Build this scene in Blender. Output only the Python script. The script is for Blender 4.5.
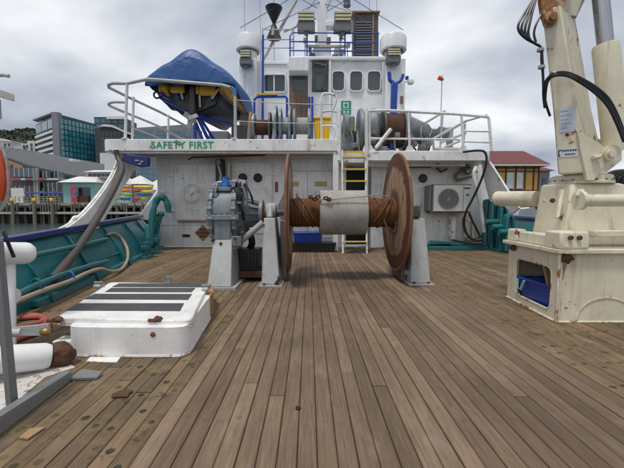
import bpy, bmesh, math, random
from mathutils import Vector, Matrix, noise as mnoise
R = math.radians
PI = math.pi
rnd = random.Random(7)
for o in list(bpy.data.objects):
    bpy.data.objects.remove(o, do_unlink=True)
scene = bpy.context.scene
COL = scene.collection

# ------------------------------------------------------------------ camera
PITCH = math.atan(25 / 350)
cam_d = bpy.data.cameras.new('camera')
cam = bpy.data.objects.new('camera', cam_d)
COL.objects.link(cam)
cam.location = (0, 0, 1.0)
cam.rotation_euler = (PI / 2 - PITCH, 0, 0)
cam_d.sensor_width = 36
cam_d.lens = 36 * 350 / 624
cam_d.shift_x = 3 / 624
cam_d.clip_start = 0.05
cam_d.clip_end = 6000
scene.camera = cam
scene.render.resolution_x, scene.render.resolution_y = 1024, 768

# ------------------------------------------------------------------ world
SUN_EL, SUN_AZ = R(70), R(215)      # azimuth measured clockwise from +Y
world = bpy.data.worlds.new('World')
scene.world = world
world.use_nodes = True
wn, wl = world.node_tree.nodes, world.node_tree.links
wn.clear()
def WN(t, **kw):
    n = wn.new(t)
    for k, v in kw.items():
        setattr(n, k, v)
    return n
w_out = WN('ShaderNodeOutputWorld')
w_bg = WN('ShaderNodeBackground')
w_bg.inputs['Strength'].default_value = 0.1
sky = WN('ShaderNodeTexSky', sky_type='NISHITA', sun_disc=False)
sky.sun_elevation = SUN_EL
sky.sun_rotation = SUN_AZ
sky.air_density = 1.0
sky.dust_density = 2.0
tc = WN('ShaderNodeTexCoord')
sep = WN('ShaderNodeSeparateXYZ')
wl.new(tc.outputs['Generated'], sep.inputs[0])
zc = WN('ShaderNodeMath', operation='MAXIMUM'); zc.inputs[1].default_value = 0.0
wl.new(sep.outputs['Z'], zc.inputs[0])
za = WN('ShaderNodeMath', operation='ADD'); za.inputs[1].default_value = 0.38
wl.new(zc.outputs[0], za.inputs[0])
dx = WN('ShaderNodeMath', operation='DIVIDE'); dy = WN('ShaderNodeMath', operation='DIVIDE')
wl.new(sep.outputs['X'], dx.inputs[0]); wl.new(za.outputs[0], dx.inputs[1])
wl.new(sep.outputs['Y'], dy.inputs[0]); wl.new(za.outputs[0], dy.inputs[1])
cmb = WN('ShaderNodeCombineXYZ')
wl.new(dx.outputs[0], cmb.inputs[0]); wl.new(dy.outputs[0], cmb.inputs[1])
cmb.inputs[2].default_value = 5.9
n1 = WN('ShaderNodeTexNoise'); n1.inputs['Scale'].default_value = 1.5
n1.inputs['Detail'].default_value = 7; n1.inputs['Roughness'].default_value = 0.47
n1.inputs['Distortion'].default_value = 0.25
wl.new(cmb.outputs[0], n1.inputs['Vector'])
r1 = WN('ShaderNodeValToRGB')
cr = r1.color_ramp
cr.elements[0].position = 0.34; cr.elements[0].color = (2.75, 3.1, 3.8, 1)
cr.elements[1].position = 0.66; cr.elements[1].color = (8.3, 8.4, 8.6, 1)
e = cr.elements.new(0.47); e.color = (4.5, 4.85, 5.5, 1)
e = cr.elements.new(0.56); e.color = (6.4, 6.65, 7.05, 1)
wl.new(n1.outputs['Fac'], r1.inputs[0])
n2 = WN('ShaderNodeTexNoise'); n2.inputs['Scale'].default_value = 1.6
n2.inputs['Detail'].default_value = 5
mp2 = WN('ShaderNodeMapping'); mp2.inputs['Location'].default_value = (4.1, 1.7, 0.4)
wl.new(cmb.outputs[0], mp2.inputs['Vector']); wl.new(mp2.outputs[0], n2.inputs['Vector'])
r2 = WN('ShaderNodeValToRGB')
r2.color_ramp.elements[0].position = 0.60; r2.color_ramp.elements[0].color = (0, 0, 0, 1)
r2.color_ramp.elements[1].position = 0.76; r2.color_ramp.elements[1].color = (.7, .7, .7, 1)
wl.new(n2.outputs['Fac'], r2.inputs[0])
mx = WN('ShaderNodeMix', data_type='RGBA')
wl.new(r2.outputs[0], mx.inputs['Factor'])
wl.new(r1.outputs[0], mx.inputs['A']); wl.new(sky.outputs[0], mx.inputs['B'])
wl.new(mx.outputs['Result'], w_bg.inputs['Color'])
wl.new(w_bg.outputs[0], w_out.inputs[0])

sun_d = bpy.data.lights.new('sun', 'SUN')
sun_d.energy = 1.8
sun_d.angle = R(10)
sun_d.color = (1, 0.94, 0.86)
sun = bpy.data.objects.new('sun', sun_d)
COL.objects.link(sun)
sdir = Vector((math.sin(SUN_AZ) * math.cos(SUN_EL), math.cos(SUN_AZ) * math.cos(SUN_EL), math.sin(SUN_EL)))
sun.rotation_euler = sdir.to_track_quat('Z', 'Y').to_euler()
sun.location = sdir * 60

vs = scene.view_settings
vs.view_transform = 'Standard'
vs.look = 'None'
vs.exposure = 0.33
vs.gamma = 1
vs.use_curve_mapping = False

# ------------------------------------------------------------------ helpers
CP, SP = math.cos(PITCH), math.sin(PITCH)
def W(px, py, D):
    """the point at distance D in front of the camera that a picture position looks at"""
    u = (px - 309) / 350; v = (234 - py) / 350
    y = CP + v * SP; z = -SP + v * CP
    k = D / y
    return Vector((u * k, D, 1.0 + z * k))
def G(px, py, z0=0.0):
    """the point on the level z0 below the horizon that a picture position looks at"""
    v = (234 - py) / 350
    y = CP + v * SP; z = -SP + v * CP
    k = (z0 - 1.0) / z
    return Vector(((px - 309) / 350 * k, k * y, z0))
def ZY(py, D): return W(309, py, D).z
def XP(px, D, py=209): return W(px, py, D).x

def scab(c, r, amp=.22, seed=0.0, n=16):
    """an irregular crusty lump"""
    m = MB().ball((0,0,0), 1.0, n); c = Vector(c)
    m.v = [tuple(c + Vector((p[0]*r[0], p[1]*r[1], p[2]*r[2]))*(1 + amp*mnoise.noise(Vector(p)*1.6+Vector((seed,0,0))) + amp*.5*mnoise.noise(Vector(p)*4.5+Vector((seed,3,0))))) for p in m.v]
    return m
class MB:
    def __init__(s): s.v = []; s.f = []
    def add(s, vs, fs):
        b = len(s.v); s.v += [tuple(p) for p in vs]; s.f += [tuple(i + b for i in f) for f in fs]
        return s
    def box(s, x0, x1, y0, y1, z0, z1):
        v = [(x0,y0,z0),(x1,y0,z0),(x1,y1,z0),(x0,y1,z0),(x0,y0,z1),(x1,y0,z1),(x1,y1,z1),(x0,y1,z1)]
        return s.add(v, [(3,2,1,0),(4,5,6,7),(0,1,5,4),(1,2,6,5),(2,3,7,6),(3,0,4,7)])
    def obox(s, c, ax, ay, az):
        c = Vector(c); ax = Vector(ax); ay = Vector(ay); az = Vector(az)
        v = [c + i*ax + j*ay + k*az for k in (-1,1) for (i,j) in ((-1,-1),(1,-1),(1,1),(-1,1))]
        return s.add(v, [(3,2,1,0),(4,5,6,7),(0,1,5,4),(1,2,6,5),(2,3,7,6),(3,0,4,7)])
    def hexa(s, b, t):
        """bottom 4 points and top 4 points, same order"""
        return s.add(list(b) + list(t), [(3,2,1,0),(4,5,6,7),(0,1,5,4),(1,2,6,5),(2,3,7,6),(3,0,4,7)])
    def prism(s, poly, vec):
        n = len(poly); vec = Vector(vec); p = [Vector(q) for q in poly]
        v = p + [q + vec for q in p]
        f = [tuple(range(n))[::-1], tuple(range(n, 2*n))] + [(i, (i+1)%n, (i+1)%n+n, i+n) for i in range(n)]
        return s.add(v, f)
    def ring_plate(s, outer, inner, vec):
        """plate with a hole: outer and inner loops of the same length"""
        n = len(outer); vec = Vector(vec)
        o = [Vector(q) for q in outer]; i_ = [Vector(q) for q in inner]
        v = o + i_ + [q + vec for q in o] + [q + vec for q in i_]
        f = []
        for k in range(n):
            m = (k+1) % n
            f += [(k, k+n, m+n, m), (k+2*n, m+2*n, m+3*n, k+3*n), (k, m, m+2*n, k+2*n), (k+n, k+3*n, m+3*n, m+n)]
        return s.add(v, f)
    def tube(s, pts, r, n=8, closed=False, caps=True):
        pts = [Vector(p) for p in pts]; m = len(pts)
        rs = r if isinstance(r, (list, tuple)) else [r] * m
        tang = []
        for i in range(m):
            if closed: t = pts[(i+1)%m] - pts[i-1]
            else: t = pts[min(i+1, m-1)] - pts[max(i-1, 0)]
            tang.append(t.normalized() if t.length > 1e-9 else Vector((0,0,1)))
        up = Vector((0,0,1)) if abs(tang[0].z) < .9 else Vector((1,0,0))
        a = tang[0].cross(up).normalized()
        v = []; 
        for i in range(m):
            a = (a - tang[i] * a.dot(tang[i]))
            a = a.normalized() if a.length > 1e-6 else tang[i].orthogonal().normalized()
            b = tang[i].cross(a)
            for k in range(n):
                w = 2*PI*k/n
                v.append(pts[i] + (a*math.cos(w) + b*math.sin(w)) * rs[i])
        f = []
        for i in range(m if closed else m-1):
            j = (i+1) % m
            for k in range(n):
                l = (k+1) % n
                f.append((i*n+k, i*n+l, j*n+l, j*n+k))
        if caps and not closed:
            f.append(tuple(range(n))[::-1]); f.append(tuple((m-1)*n + k for k in range(n)))
        return s.add(v, f)
    def lathe(s, prof, c, axis=(0,0,1), n=24, caps=True):
        """prof: list of (distance along axis, radius)"""
        ax = Vector(axis).normalized(); a = ax.orthogonal().normalized(); b = ax.cross(a); c = Vector(c)
        v = []
        for (h, r) in prof:
            for k in range(n):
                w = 2*PI*k/n
                v.append(c + ax*h + (a*math.cos(w) + b*math.sin(w)) * max(r, 1e-4))
        f = []
        for i in range(len(prof)-1):
            for k in range(n):
                l = (k+1) % n
                f.append((i*n+k, i*n+l, (i+1)*n+l, (i+1)*n+k))
        if caps:
            f.append(tuple(range(n))[::-1]); f.append(tuple((len(prof)-1)*n + k for k in range(n)))
        return s.add(v, f)
    def ball(s, c, r, n=10, sq=(1,1,1)):
        v = []; f = []; c = Vector(c)
        for i in range(n+1):
            th = PI*i/n
            for k in range(2*n):
                w = PI*k/n
                v.append(c + Vector((math.sin(th)*math.cos(w)*r*sq[0], math.sin(th)*math.sin(w)*r*sq[1], math.cos(th)*r*sq[2])))
        m = 2*n
        for i in range(n):
            for k in range(m):
                l = (k+1) % m
                f.append((i*m+k, (i+1)*m+k, (i+1)*m+l, i*m+l))
        return s.add(v, f)
    def build(s, name, mat, parent=None, bev=0, smooth=True, uv=None, seg=2):
        me = bpy.data.meshes.new(name)
        off = Vector((0,0,0))
        if parent is not None:
            off = parent['_o'] if '_o' in parent.keys() else (0,0,0)
            off = Vector(off)
        me.from_pydata([tuple(Vector(p) - off) for p in s.v], [], s.f)
        bm = bmesh.new(); bm.from_mesh(me)
        bmesh.ops.remove_doubles(bm, verts=bm.verts, dist=1e-5)
        bmesh.ops.recalc_face_normals(bm, faces=bm.faces)
        bm.to_mesh(me); bm.free()
        if smooth:
            for p in me.polygons: p.use_smooth = True
            me.set_sharp_from_angle(angle=R(38))
        me.materials.append(M[mat] if isinstance(mat, str) else mat)
        o = bpy.data.objects.new(name, me)
        COL.objects.link(o)
        if parent is not None:
            o.parent = parent
            o['_o'] = tuple(off)
        if bev:
            b = o.modifiers.new('bevel', 'BEVEL'); b.width = bev; b.segments = seg; b.limit_method = 'ANGLE'; b.angle_limit = R(40)
            b.harden_normals = False
        return o
def tag(o, label, cat, group=None, kind=None):
    if label: o['label'] = label
    if cat: o['category'] = cat
    if group: o['group'] = group
    if kind: o['kind'] = kind
    return o
def thing(name, label, cat, loc=(0,0,0), group=None):
    o = bpy.data.objects.new(name, None)
    o.empty_display_size = .1
    COL.objects.link(o)
    o.location = loc
    o['_o'] = tuple(loc)
    return tag(o, label, cat, group)
def rrect(x0, x1, z0, z1, r, n=4):
    """rounded rectangle as (a, b) pairs"""
    out = []
    for (cx, cz, a0) in ((x1-r, z1-r, 0), (x0+r, z1-r, 90), (x0+r, z0+r, 180), (x1-r, z0+r, 270)):
        for k in range(n+1):
            a = R(a0 + 90*k/n)
            out.append((cx + r*math.cos(a), cz + r*math.sin(a)))
    return out
def smoothline(pts, n=6):
    """Catmull-Rom through the points"""
    P = [Vector(p) for p in pts]; out = []
    for i in range(len(P)-1):
        p0 = P[max(i-1,0)]; p1 = P[i]; p2 = P[i+1]; p3 = P[min(i+2, len(P)-1)]
        for k in range(n):
            t = k/n
            out.append(.5*((2*p1) + (p2-p0)*t + (2*p0-5*p1+4*p2-p3)*t*t + (3*p1-p0-3*p2+p3)*t**3))
    out.append(P[-1])
    return out
def copy_tree(o, parent=None, d=(0,0,0)):
    c = o.copy(); COL.objects.link(c)
    c.parent = parent
    if parent is None: c.location = o.location + Vector(d)
    for ch in o.children: copy_tree(ch, c)
    return c

# ------------------------------------------------------------------ materials
M = {}
class NT:
    def __init__(s, name):
        s.m = bpy.data.materials.new(name); s.m.use_nodes = True
        s.n = s.m.node_tree.nodes; s.l = s.m.node_tree.links
        s.b = s.n['Principled BSDF']; M[name] = s.m
    def N(s, t, ins=None, **kw):
        n = s.n.new(t)
        for k, v in kw.items(): setattr(n, k, v)
        for k, v in (ins or {}).items(): s.set(n.inputs[k], v)
        return n
    def set(s, inp, v):
        if isinstance(v, bpy.types.NodeSocket): s.l.new(v, inp)
        else: inp.default_value = v
    def math(s, op, a, b=0.0, clamp=False):
        n = s.N('ShaderNodeMath', operation=op, use_clamp=clamp)
        s.set(n.inputs[0], a); s.set(n.inputs[1], b)
        return n.outputs[0]
    def mix(s, fac, a, b, blend='MIX'):
        n = s.N('ShaderNodeMix', data_type='RGBA', blend_type=blend)
        s.set(n.inputs['Factor'], fac)
        s.set(n.inputs['A'], c4(a)); s.set(n.inputs['B'], c4(b))
        return n.outputs['Result']
    def ramp(s, fac, stops):
        n = s.N('ShaderNodeValToRGB')
        cr = n.color_ramp
        while len(cr.elements) < len(stops): cr.elements.new(.5)
        for e, (p, c) in zip(cr.elements, stops):
            e.position = p; e.color = c4(c) if not isinstance(c, (int, float)) else (c, c, c, 1)
        s.set(n.inputs[0], fac)
        return n.outputs[0]
    def pos(s): return s.N('ShaderNodeNewGeometry').outputs['Position']
    def obj(s): return s.N('ShaderNodeTexCoord').outputs['Object']
    def map(s, v, scale=(1,1,1), loc=(0,0,0)):
        n = s.N('ShaderNodeMapping'); s.set(n.inputs['Vector'], v)
        n.inputs['Scale'].default_value = scale; n.inputs['Location'].default_value = loc
        return n.outputs[0]
    def noise(s, v, scale, detail=4, rough=.55, dist=0):
        n = s.N('ShaderNodeTexNoise'); s.set(n.inputs['Vector'], v)
        n.inputs['Scale'].default_value = scale; n.inputs['Detail'].default_value = detail
        n.inputs['Roughness'].default_value = rough; n.inputs['Distortion'].default_value = dist
        return n.outputs['Fac']
    def bump(s, h, strength=.2, dist=.01):
        n = s.N('ShaderNodeBump'); s.set(n.inputs['Height'], h)
        n.inputs['Strength'].default_value = strength; n.inputs['Distance'].default_value = dist
        s.l.new(n.outputs[0], s.b.inputs['Normal'])
    def out(s, col, rough=.5, metal=0.0, spec=None):
        s.set(s.b.inputs['Base Color'], c4(col)); s.set(s.b.inputs['Roughness'], rough); s.set(s.b.inputs['Metallic'], metal)
        if spec is not None: s.b.inputs['Specular IOR Level'].default_value = spec
        return s.m
def c4(c):
    if isinstance(c, bpy.types.NodeSocket): return c
    return (c[0], c[1], c[2], 1) if len(c) == 3 else tuple(c)

def paint(name, col, rough=.42, rust=.3, dirt=.35, edge=.6, scale=1.0, rustcol=((.10,.035,.012),(.30,.13,.045)), grime=(.22,.20,.17), zr=None):
    t = NT(name); p = t.pos()
    d1 = t.noise(p, 2.3*scale, 7, .65)
    d2 = t.noise(t.map(p, (14*scale, 14*scale, 1.1*scale)), 1.0, 4, .6)
    dm = t.math('MULTIPLY', t.ramp(d1, [(.40, 0.0), (.75, 1.0)]), dirt)
    dm = t.math('ADD', dm, t.math('MULTIPLY', t.ramp(d2, [(.5, 0.0), (.8, 1.0)]), dirt*.7), clamp=True)
    c = t.mix(dm, col, tuple(a*.35 + b*.65*.9 for a, b in zip(col, grime)))
    fine = t.noise(p, 40*scale, 3)
    c = t.mix(.10, c, t.ramp(fine, [(.3, .25), (.7, .9)]), 'OVERLAY')
    if rust > 0:
        rn = t.noise(p, 26*scale, 5, .7)
        spot = t.noise(p, 5.5*scale, 8, .72, .3)
        streak = t.noise(t.map(p, (11*scale, 11*scale, .7*scale), (3, 1, 2)), 1.0, 5, .6)
        th = .755 - .22*rust
        if zr:
            sz = t.N('ShaderNodeSeparateXYZ'); t.l.new(p, sz.inputs[0])
            mr = t.N('ShaderNodeMapRange'); t.l.new(sz.outputs[2], mr.inputs[0]); mr.inputs[1].default_value = zr[0]; mr.inputs[2].default_value = zr[1]; mr.inputs[4].default_value = .13
            spot = t.math('ADD', spot, mr.outputs[0])
        m1 = t.ramp(spot, [(th, 0.0), (th+.035, 1.0)])
        m2 = t.math('MULTIPLY', t.ramp(streak, [(th-.02, 0.0), (th+.16, 1.0)]), .65)
        rm = t.math('MAXIMUM', m1, m2)
        if edge > 0:
            bv = t.N('ShaderNodeBevel', samples=2); bv.inputs['Radius'].default_value = .014
            g = t.N('ShaderNodeNewGeometry')
            dt = t.N('ShaderNodeVectorMath', operation='DOT_PRODUCT')
            t.l.new(bv.outputs[0], dt.inputs[0]); t.l.new(g.outputs['Normal'], dt.inputs[1])
            em = t.ramp(dt.outputs['Value'], [(.86, 1.0), (.97, 0.0)])
            en = t.noise(p, 4.0*scale, 6, .7)
            em = t.math('MULTIPLY', em, t.ramp(en, [(.60-.2*edge, 0.0), (.68-.2*edge, 1.0)]))
            rm = t.math('MAXIMUM', rm, em)
        rc = t.ramp(rn, [(.3, rustcol[0]), (.7, rustcol[1])])
        c = t.mix(rm, c, rc)
        rr = t.math('ADD', t.math('MULTIPLY', rm, .35), rough, clamp=True)
        t.bump(t.math('ADD', t.math('MULTIPLY', rm, rn), t.math('MULTIPLY', d1, .4)), .25, .006)
        t.out(c, rr)
    else:
        t.bump(t.math('ADD', t.math('MULTIPLY', d1, 1.0), t.math('MULTIPLY', fine, .15)), .15, .006)
        t.out(c, t.ramp(d1, [(.3, rough*.8), (.7, min(1, rough*1.25))]))
    return t.m
def plain(name, col, rough=.5, metal=0.0, var=.25, scale=6):
    t = NT(name); n = t.noise(t.pos(), scale, 5, .6)
    t.out(t.mix(n, tuple(a*(1-var) for a in col), tuple(min(1, a*(1+var)) for a in col)), rough, metal)
    return t.m

paint('white_paint', (.80,.80,.79), rust=.62, dirt=.55, edge=.5)
paint('white_wall', (.80,.80,.79), rust=.56, dirt=.60, edge=.35, rustcol=((.17,.075,.03),(.40,.21,.09)))
paint('white_house', (.80,.82,.84), rust=.40, dirt=.40, edge=0, scale=.7)
paint('white_clean', (.80,.80,.80), rust=0, dirt=.25)
paint('hatch_white', (.80,.80,.79), rust=.40, dirt=.45, edge=.65, scale=1.6, rustcol=((.17,.075,.03),(.40,.21,.09)))
paint('hatch_foot', (.62,.60,.57), rust=.85, dirt=.7, edge=0, scale=2.5, rustcol=((.14,.05,.02),(.36,.18,.07)))
paint('cream', (.72,.665,.51), rust=.62, dirt=.5, edge=.7, scale=1.1)
paint('cream_post', (.72,.665,.51), rust=.68, dirt=.5, edge=.8, scale=.8, zr=(2.2, 3.1), rustcol=((.16,.06,.02),(.42,.20,.07)))
paint('cream_rusty', (.62,.52,.34), rust=1.5, dirt=.5, edge=.9, rustcol=((.16,.06,.02),(.42,.20,.07)))
paint('cream_seam', (.70,.65,.50), rust=.98, dirt=.5, edge=0, scale=1.6, rustcol=((.16,.06,.02),(.40,.20,.08)))
paint('rusty_white', (.66,.62,.55), rust=.95, dirt=.6, edge=0, scale=1.2, rustcol=((.22,.10,.04),(.46,.28,.12)))
paint('teal', (.012,.150,.170), rust=.62, dirt=.6, edge=.5, rough=.35, grime=(.05,.09,.09))
paint('navy', (.010,.022,.15), rust=.2, dirt=.5, edge=0, rough=.35, grime=(.05,.06,.12))
paint('stand_grey', (.38,.40,.41), rust=.50, dirt=.7, edge=.5, rough=.45)
paint('blue_grey', (.19,.26,.31), rust=.3, dirt=.6, edge=0, rough=.4)
paint('machine_blue', (.19,.222,.245), rust=.42, dirt=.95, grime=(.07,.07,.065), edge=0, rough=.5)
paint('galv', (.46,.47,.47), rust=.3, dirt=.7, edge=0, rough=.5)
paint('grey_steel', (.16,.165,.17), rust=.2, dirt=.6, edge=0, rough=.45)
paint('dark_steel', (.055,.055,.06), rust=.4, dirt=.6, edge=0, rough=.5)
paint('pale_concrete', (.42,.41,.38), rust=0, dirt=.7, scale=.15)
plain('black', (.012,.012,.014), .45)
plain('rubber', (.014,.014,.015), .4)
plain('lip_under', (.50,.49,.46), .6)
plain('yellow', (.72,.46,.02), .45)
plain('bin_yellow', (.78,.47,.01), .4)
plain('royal_blue', (.012,.055,.36), .4)
plain('blue_plastic', (.010,.045,.30), .35)
plain('blue_cap', (.03,.16,.50), .4)
plain('green_text', (.005,.28,.14), .5)
plain('green_sign', (.01,.27,.16), .4)
plain('orange', (.62,.085,.02), .5)
plain('silver_tape', (.5,.5,.5), .3, .3)
plain('red_hose', (.40,.09,.07), .5)
plain('tan_hose', (.36,.27,.20), .6)
plain('dark_hose', (.075,.06,.055), .55)
plain('wood_door', (.16,.105,.075), .55, scale=14)
plain('wood_chip', (.32,.20,.10), .7)
plain('gold', (.42,.33,.14), .4)
plain('chrome', (.42,.43,.45), .22, .9, var=.1)
plain('grey_lamp', (.13,.14,.15), .5)
plain('lamp_cream', (.55,.52,.36), .4)
plain('ac_white', (.70,.69,.64), .4, var=.08)
plain('ac_dark', (.10,.105,.11), .5)
paint('tape_black', (.045,.047,.05), rust=0, dirt=.32, rough=.8, scale=2.2, grime=(.24,.22,.20))
plain('boat_yellow', (.52,.30,.03), .45)
plain('boat_black', (.018,.018,.02), .4)
plain('brass', (.30,.19,.08), .4, .5)
plain('leaf_dark', (.035,.055,.03), .8, scale=.2)
plain('crate_black', (.014,.015,.017), .4)

# weathered deck planks: grain and plugs follow each plank
def plank_mat(name, c0, c1, mossy):
    t = NT(name)
    uvn = t.N('ShaderNodeUVMap').outputs[0]
    oi = t.N('ShaderNodeObjectInfo').outputs['Random']
    pos = t.pos()
    s = t.N('ShaderNodeSeparateXYZ'); t.l.new(uvn, s.inputs[0]); u, v = s.outputs[0], s.outputs[1]
    off = t.math('MULTIPLY', oi, 57.0)
    cv = t.N('ShaderNodeCombineXYZ'); t.l.new(t.math('MULTIPLY', u, 70.0), cv.inputs[0]); t.l.new(t.math('MULTIPLY', v, 3.0), cv.inputs[1]); t.l.new(off, cv.inputs[2])
    g1 = t.noise(cv.outputs[0], 1.0, 6, .6, .6)
    cv2 = t.N('ShaderNodeCombineXYZ'); t.l.new(t.math('MULTIPLY', u, 330.0), cv2.inputs[0]); t.l.new(t.math('MULTIPLY', v, 9.0), cv2.inputs[1]); t.l.new(off, cv2.inputs[2])
    g2 = t.noise(cv2.outputs[0], 1.0, 3, .6)
    c = t.mix(oi, c0, c1)
    rv2 = t.math('FRACT', t.math('MULTIPLY', oi, 7.31))
    c = t.mix(t.math('MULTIPLY', t.ramp(rv2, [(.35, 0.0), (1.0, 1.0)]), .8), c, (c1[0]*.74, c1[1]*.74, c1[2]*.76))
    c = t.mix(.42, c, t.ramp(g1, [(.28, .18), (.72, .82)]), 'OVERLAY')
    c = t.mix(.30, c, t.ramp(g2, [(.3, .2), (.7, .8)]), 'OVERLAY')
    big = t.noise(pos, .9, 6, .6, .4)
    c = t.mix(.6, c, t.ramp(big, [(.3, .26), (.7, .70)]), 'OVERLAY')
    # tar and dirt creeping in from the seams
    eu = t.math('ABSOLUTE', t.math('SUBTRACT', u, .0386))
    en = t.noise(t.map(pos, (9, 3.5, 1)), 1.0, 6, .65)
    eg = t.math('ADD', eu, t.math('MULTIPLY', t.math('SUBTRACT', en, .5), .022))
    c = t.mix(t.ramp(eg, [(.032, 0.0), (.041, .5)]), c, (.06,.04,.026))
    # pale scuffs
    sc = t.ramp(t.noise(t.map(pos, (5, 1.6, 1), (9, 4, 0)), 1.0, 8, .7), [(.56, 0.0), (.72, .5)])
    c = t.mix(sc, c, (.29,.228,.172))
    # brown water stains
    st = t.ramp(t.noise(t.map(pos, (3.2, 1.0, 1), (5, 2, 0)), 1.0, 7, .65, .5), [(.56, 0.0), (.70, .55)])
    c = t.mix(st, c, (.105,.058,.030))
    # plugs over the deck beams
    PS = .29 if mossy else .46
    px = t.N('ShaderNodeSeparateXYZ'); t.l.new(pos, px.inputs[0])
    jit = t.math('MULTIPLY', t.math('SUBTRACT', rv2, .5), .16)
    yy = t.math('ADD', px.outputs[1], jit)
    ym = t.math('SUBTRACT', t.math('MULTIPLY', t.math('FRACT', t.math('DIVIDE', yy, PS)), PS), PS/2)
    du = t.math('SUBTRACT', u, .0385)
    wob = t.math('MULTIPLY', t.math('SUBTRACT', t.noise(pos, 45, 3), .5), .016 if mossy else .004)
    dz_ = t.math('ADD', t.math('MULTIPLY', t.noise(pos, 2.7, 2), 1.7), .25)
    dd = t.math('ADD', t.math('SQRT', t.math('ADD', t.math('MULTIPLY', du, du), t.math('MULTIPLY', ym, ym))), wob)
    dd = t.math('MULTIPLY', dd, dz_)
    if mossy:
        hole = t.ramp(t.noise(pos, 2.0, 3), [(.40, .3), (.54, 1.0)])
        pm = t.math('MULTIPLY', t.ramp(dd, [(.004, .85), (.012, 1.0), (.014, 1.0), (.023, 0.0)]), hole)
        halo = t.math('MULTIPLY', t.ramp(dd, [(.012, 1.0), (.045, 0.0)]), .5)
        c = t.mix(halo, c, (.17,.135,.05))
        c = t.mix(pm, c, (.018,.017,.010))
        ms = t.ramp(t.noise(pos, 3.4, 7, .7), [(.50, 0.0), (.66, .75)])
        c = t.mix(ms, c, (.20,.15,.075))
        bk = t.ramp(t.noise(pos, 7.0, 6, .7), [(.58, 0.0), (.66, .85)])
        c = t.mix(bk, c, (.045,.032,.018))
    else:
        pm = t.math('MULTIPLY', t.ramp(dd, [(.010, .4), (.0125, .6), (.015, 0.0)]), t.ramp(t.noise(pos, 1.7, 3), [(.42, .2), (.6, 1.0)]))
        c = t.mix(pm, c, (.085,.062,.048))
        bk = t.ramp(t.noise(pos, 5.0, 6, .7), [(.70, 0.0), (.75, .8)])
        c = t.mix(bk, c, (.04,.026,.018))
    t.bump(t.math('ADD', t.math('MULTIPLY', g1, .6), t.math('MULTIPLY', g2, .4)), .35, .004)
    t.out(c, t.ramp(g1, [(.3, .62), (.7, .82)]), spec=.3)
plank_mat('plank_clean', (.222,.156,.104), (.142,.097,.064), False)
plank_mat('plank_mossy', (.200,.138,.083), (.132,.090,.055), True)
plain('caulk', (.04,.03,.022), .8)

# rusty flange faces
def flange_mat():
    t = NT('flange_rust'); p = t.pos()
    s = t.N('ShaderNodeSeparateXYZ'); t.l.new(p, s.inputs[0])
    dy_ = t.math('SUBTRACT', s.outputs[1], 4.95); dz_ = t.math('SUBTRACT', s.outputs[2], .95)
    r = t.math('SQRT', t.math('ADD', t.math('MULTIPLY', dy_, dy_), t.math('MULTIPLY', dz_, dz_)))
    n = t.noise(p, 3.5, 7, .7); nf = t.noise(p, 22, 5, .7)
    re = t.math('ADD', r, t.math('MULTIPLY', t.math('SUBTRACT', n, .5), .28))
    m = t.ramp(re, [(.27, .85), (.36, 0.0), (.60, 0.0), (.64, 1.0)])
    c = t.mix(nf, (.25,.155,.095), (.42,.285,.19))
    n3 = t.noise(t.map(p, (1, 2.2, .8), (1, 7, 2)), 3.2, 8, .75, .4)
    c = t.mix(t.ramp(n, [(.45, 0.0), (.7, .8)]), c, (.25,.115,.055))
    c = t.mix(t.ramp(n3, [(.50, 0.0), (.60, .85)]), c, (.15,.068,.034))
    c = t.mix(m, c, t.ramp(nf, [(.3, (.045,.016,.008)), (.75, (.15,.055,.022))]))
    t.bump(nf, .3, .004)
    t.out(c, .75)
flange_mat()
def rust_mat(name, a, b, sc=20):
    t = NT(name); p = t.pos(); n = t.noise(p, sc, 6, .7); n2 = t.noise(p, sc*.15, 5, .6)
    c = t.mix(n, a, b); c = t.mix(t.ramp(n2, [(.4, 0.0), (.65, .6)]), c, tuple(x*.45 for x in a))
    t.bump(n, .4, .004); t.out(c, .8)
rust_mat('rust_wire', (.085,.034,.014), (.27,.118,.042), 34)
rust_mat('rust_edge', (.13,.055,.025), (.32,.155,.08))
rust_mat('rust_dark', (.05,.022,.012), (.16,.065,.03))
rust_mat('rust_streak', (.30,.15,.06), (.50,.33,.17), 12)
paint('drum_concrete', (.35,.335,.31), rust=.55, dirt=1.0, edge=.6, rough=.7, scale=1.8, grime=(.20,.19,.17))

# glass
def glass(name, a, b, rough=.08, metal=0.0, spec=.8):
    t = NT(name); oi = t.N('ShaderNodeObjectInfo').outputs['Random']
    t.out(t.mix(oi, a, b), rough, metal); t.b.inputs['Specular IOR Level'].default_value = spec
glass('ship_glass', (.035,.05,.055), (.06,.08,.085))
glass('port_glass', (.008,.010,.013), (.014,.018,.022), .2, 0, .25)
glass('tower_glass', (.02,.17,.215), (.05,.26,.31), .12)
glass('tower_glass_side', (.05,.12,.16), (.09,.17,.21), .12)
glass('office_glass', (.02,.05,.075), (.05,.10,.13), .12)
glass('dark_glass', (.012,.018,.025), (.03,.04,.05), .15)
glass('house_glass', (.40,.46,.50), (.50,.55,.58), .2)
plain('tower_stone', (.17,.18,.20), .7, scale=.1)
plain('tower_dark', (.035,.04,.05), .6, scale=.1)
plain('white_band', (.55,.56,.57), .7, scale=.1)
plain('mullion', (.02,.06,.08), .5, scale=.2)
plain('roof_grey', (.085,.09,.10), .75, scale=.3)
plain('rest_wall', (.20,.205,.21), .7, scale=.3)
plain('hut_teal', (.22,.40,.40), .7, scale=.5)
plain('tent_white', (.62,.62,.60), .8, scale=.5)
plain('house_yellow', (.50,.29,.07), .7, scale=.6)
plain('timber', (.05,.022,.014), .7)
plain('roof_red', (.125,.028,.026), .7, scale=1.5)
plain('eave_white', (.6,.6,.6), .6)
plain('umbrella_blue', (.012,.035,.16), .7)
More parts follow.
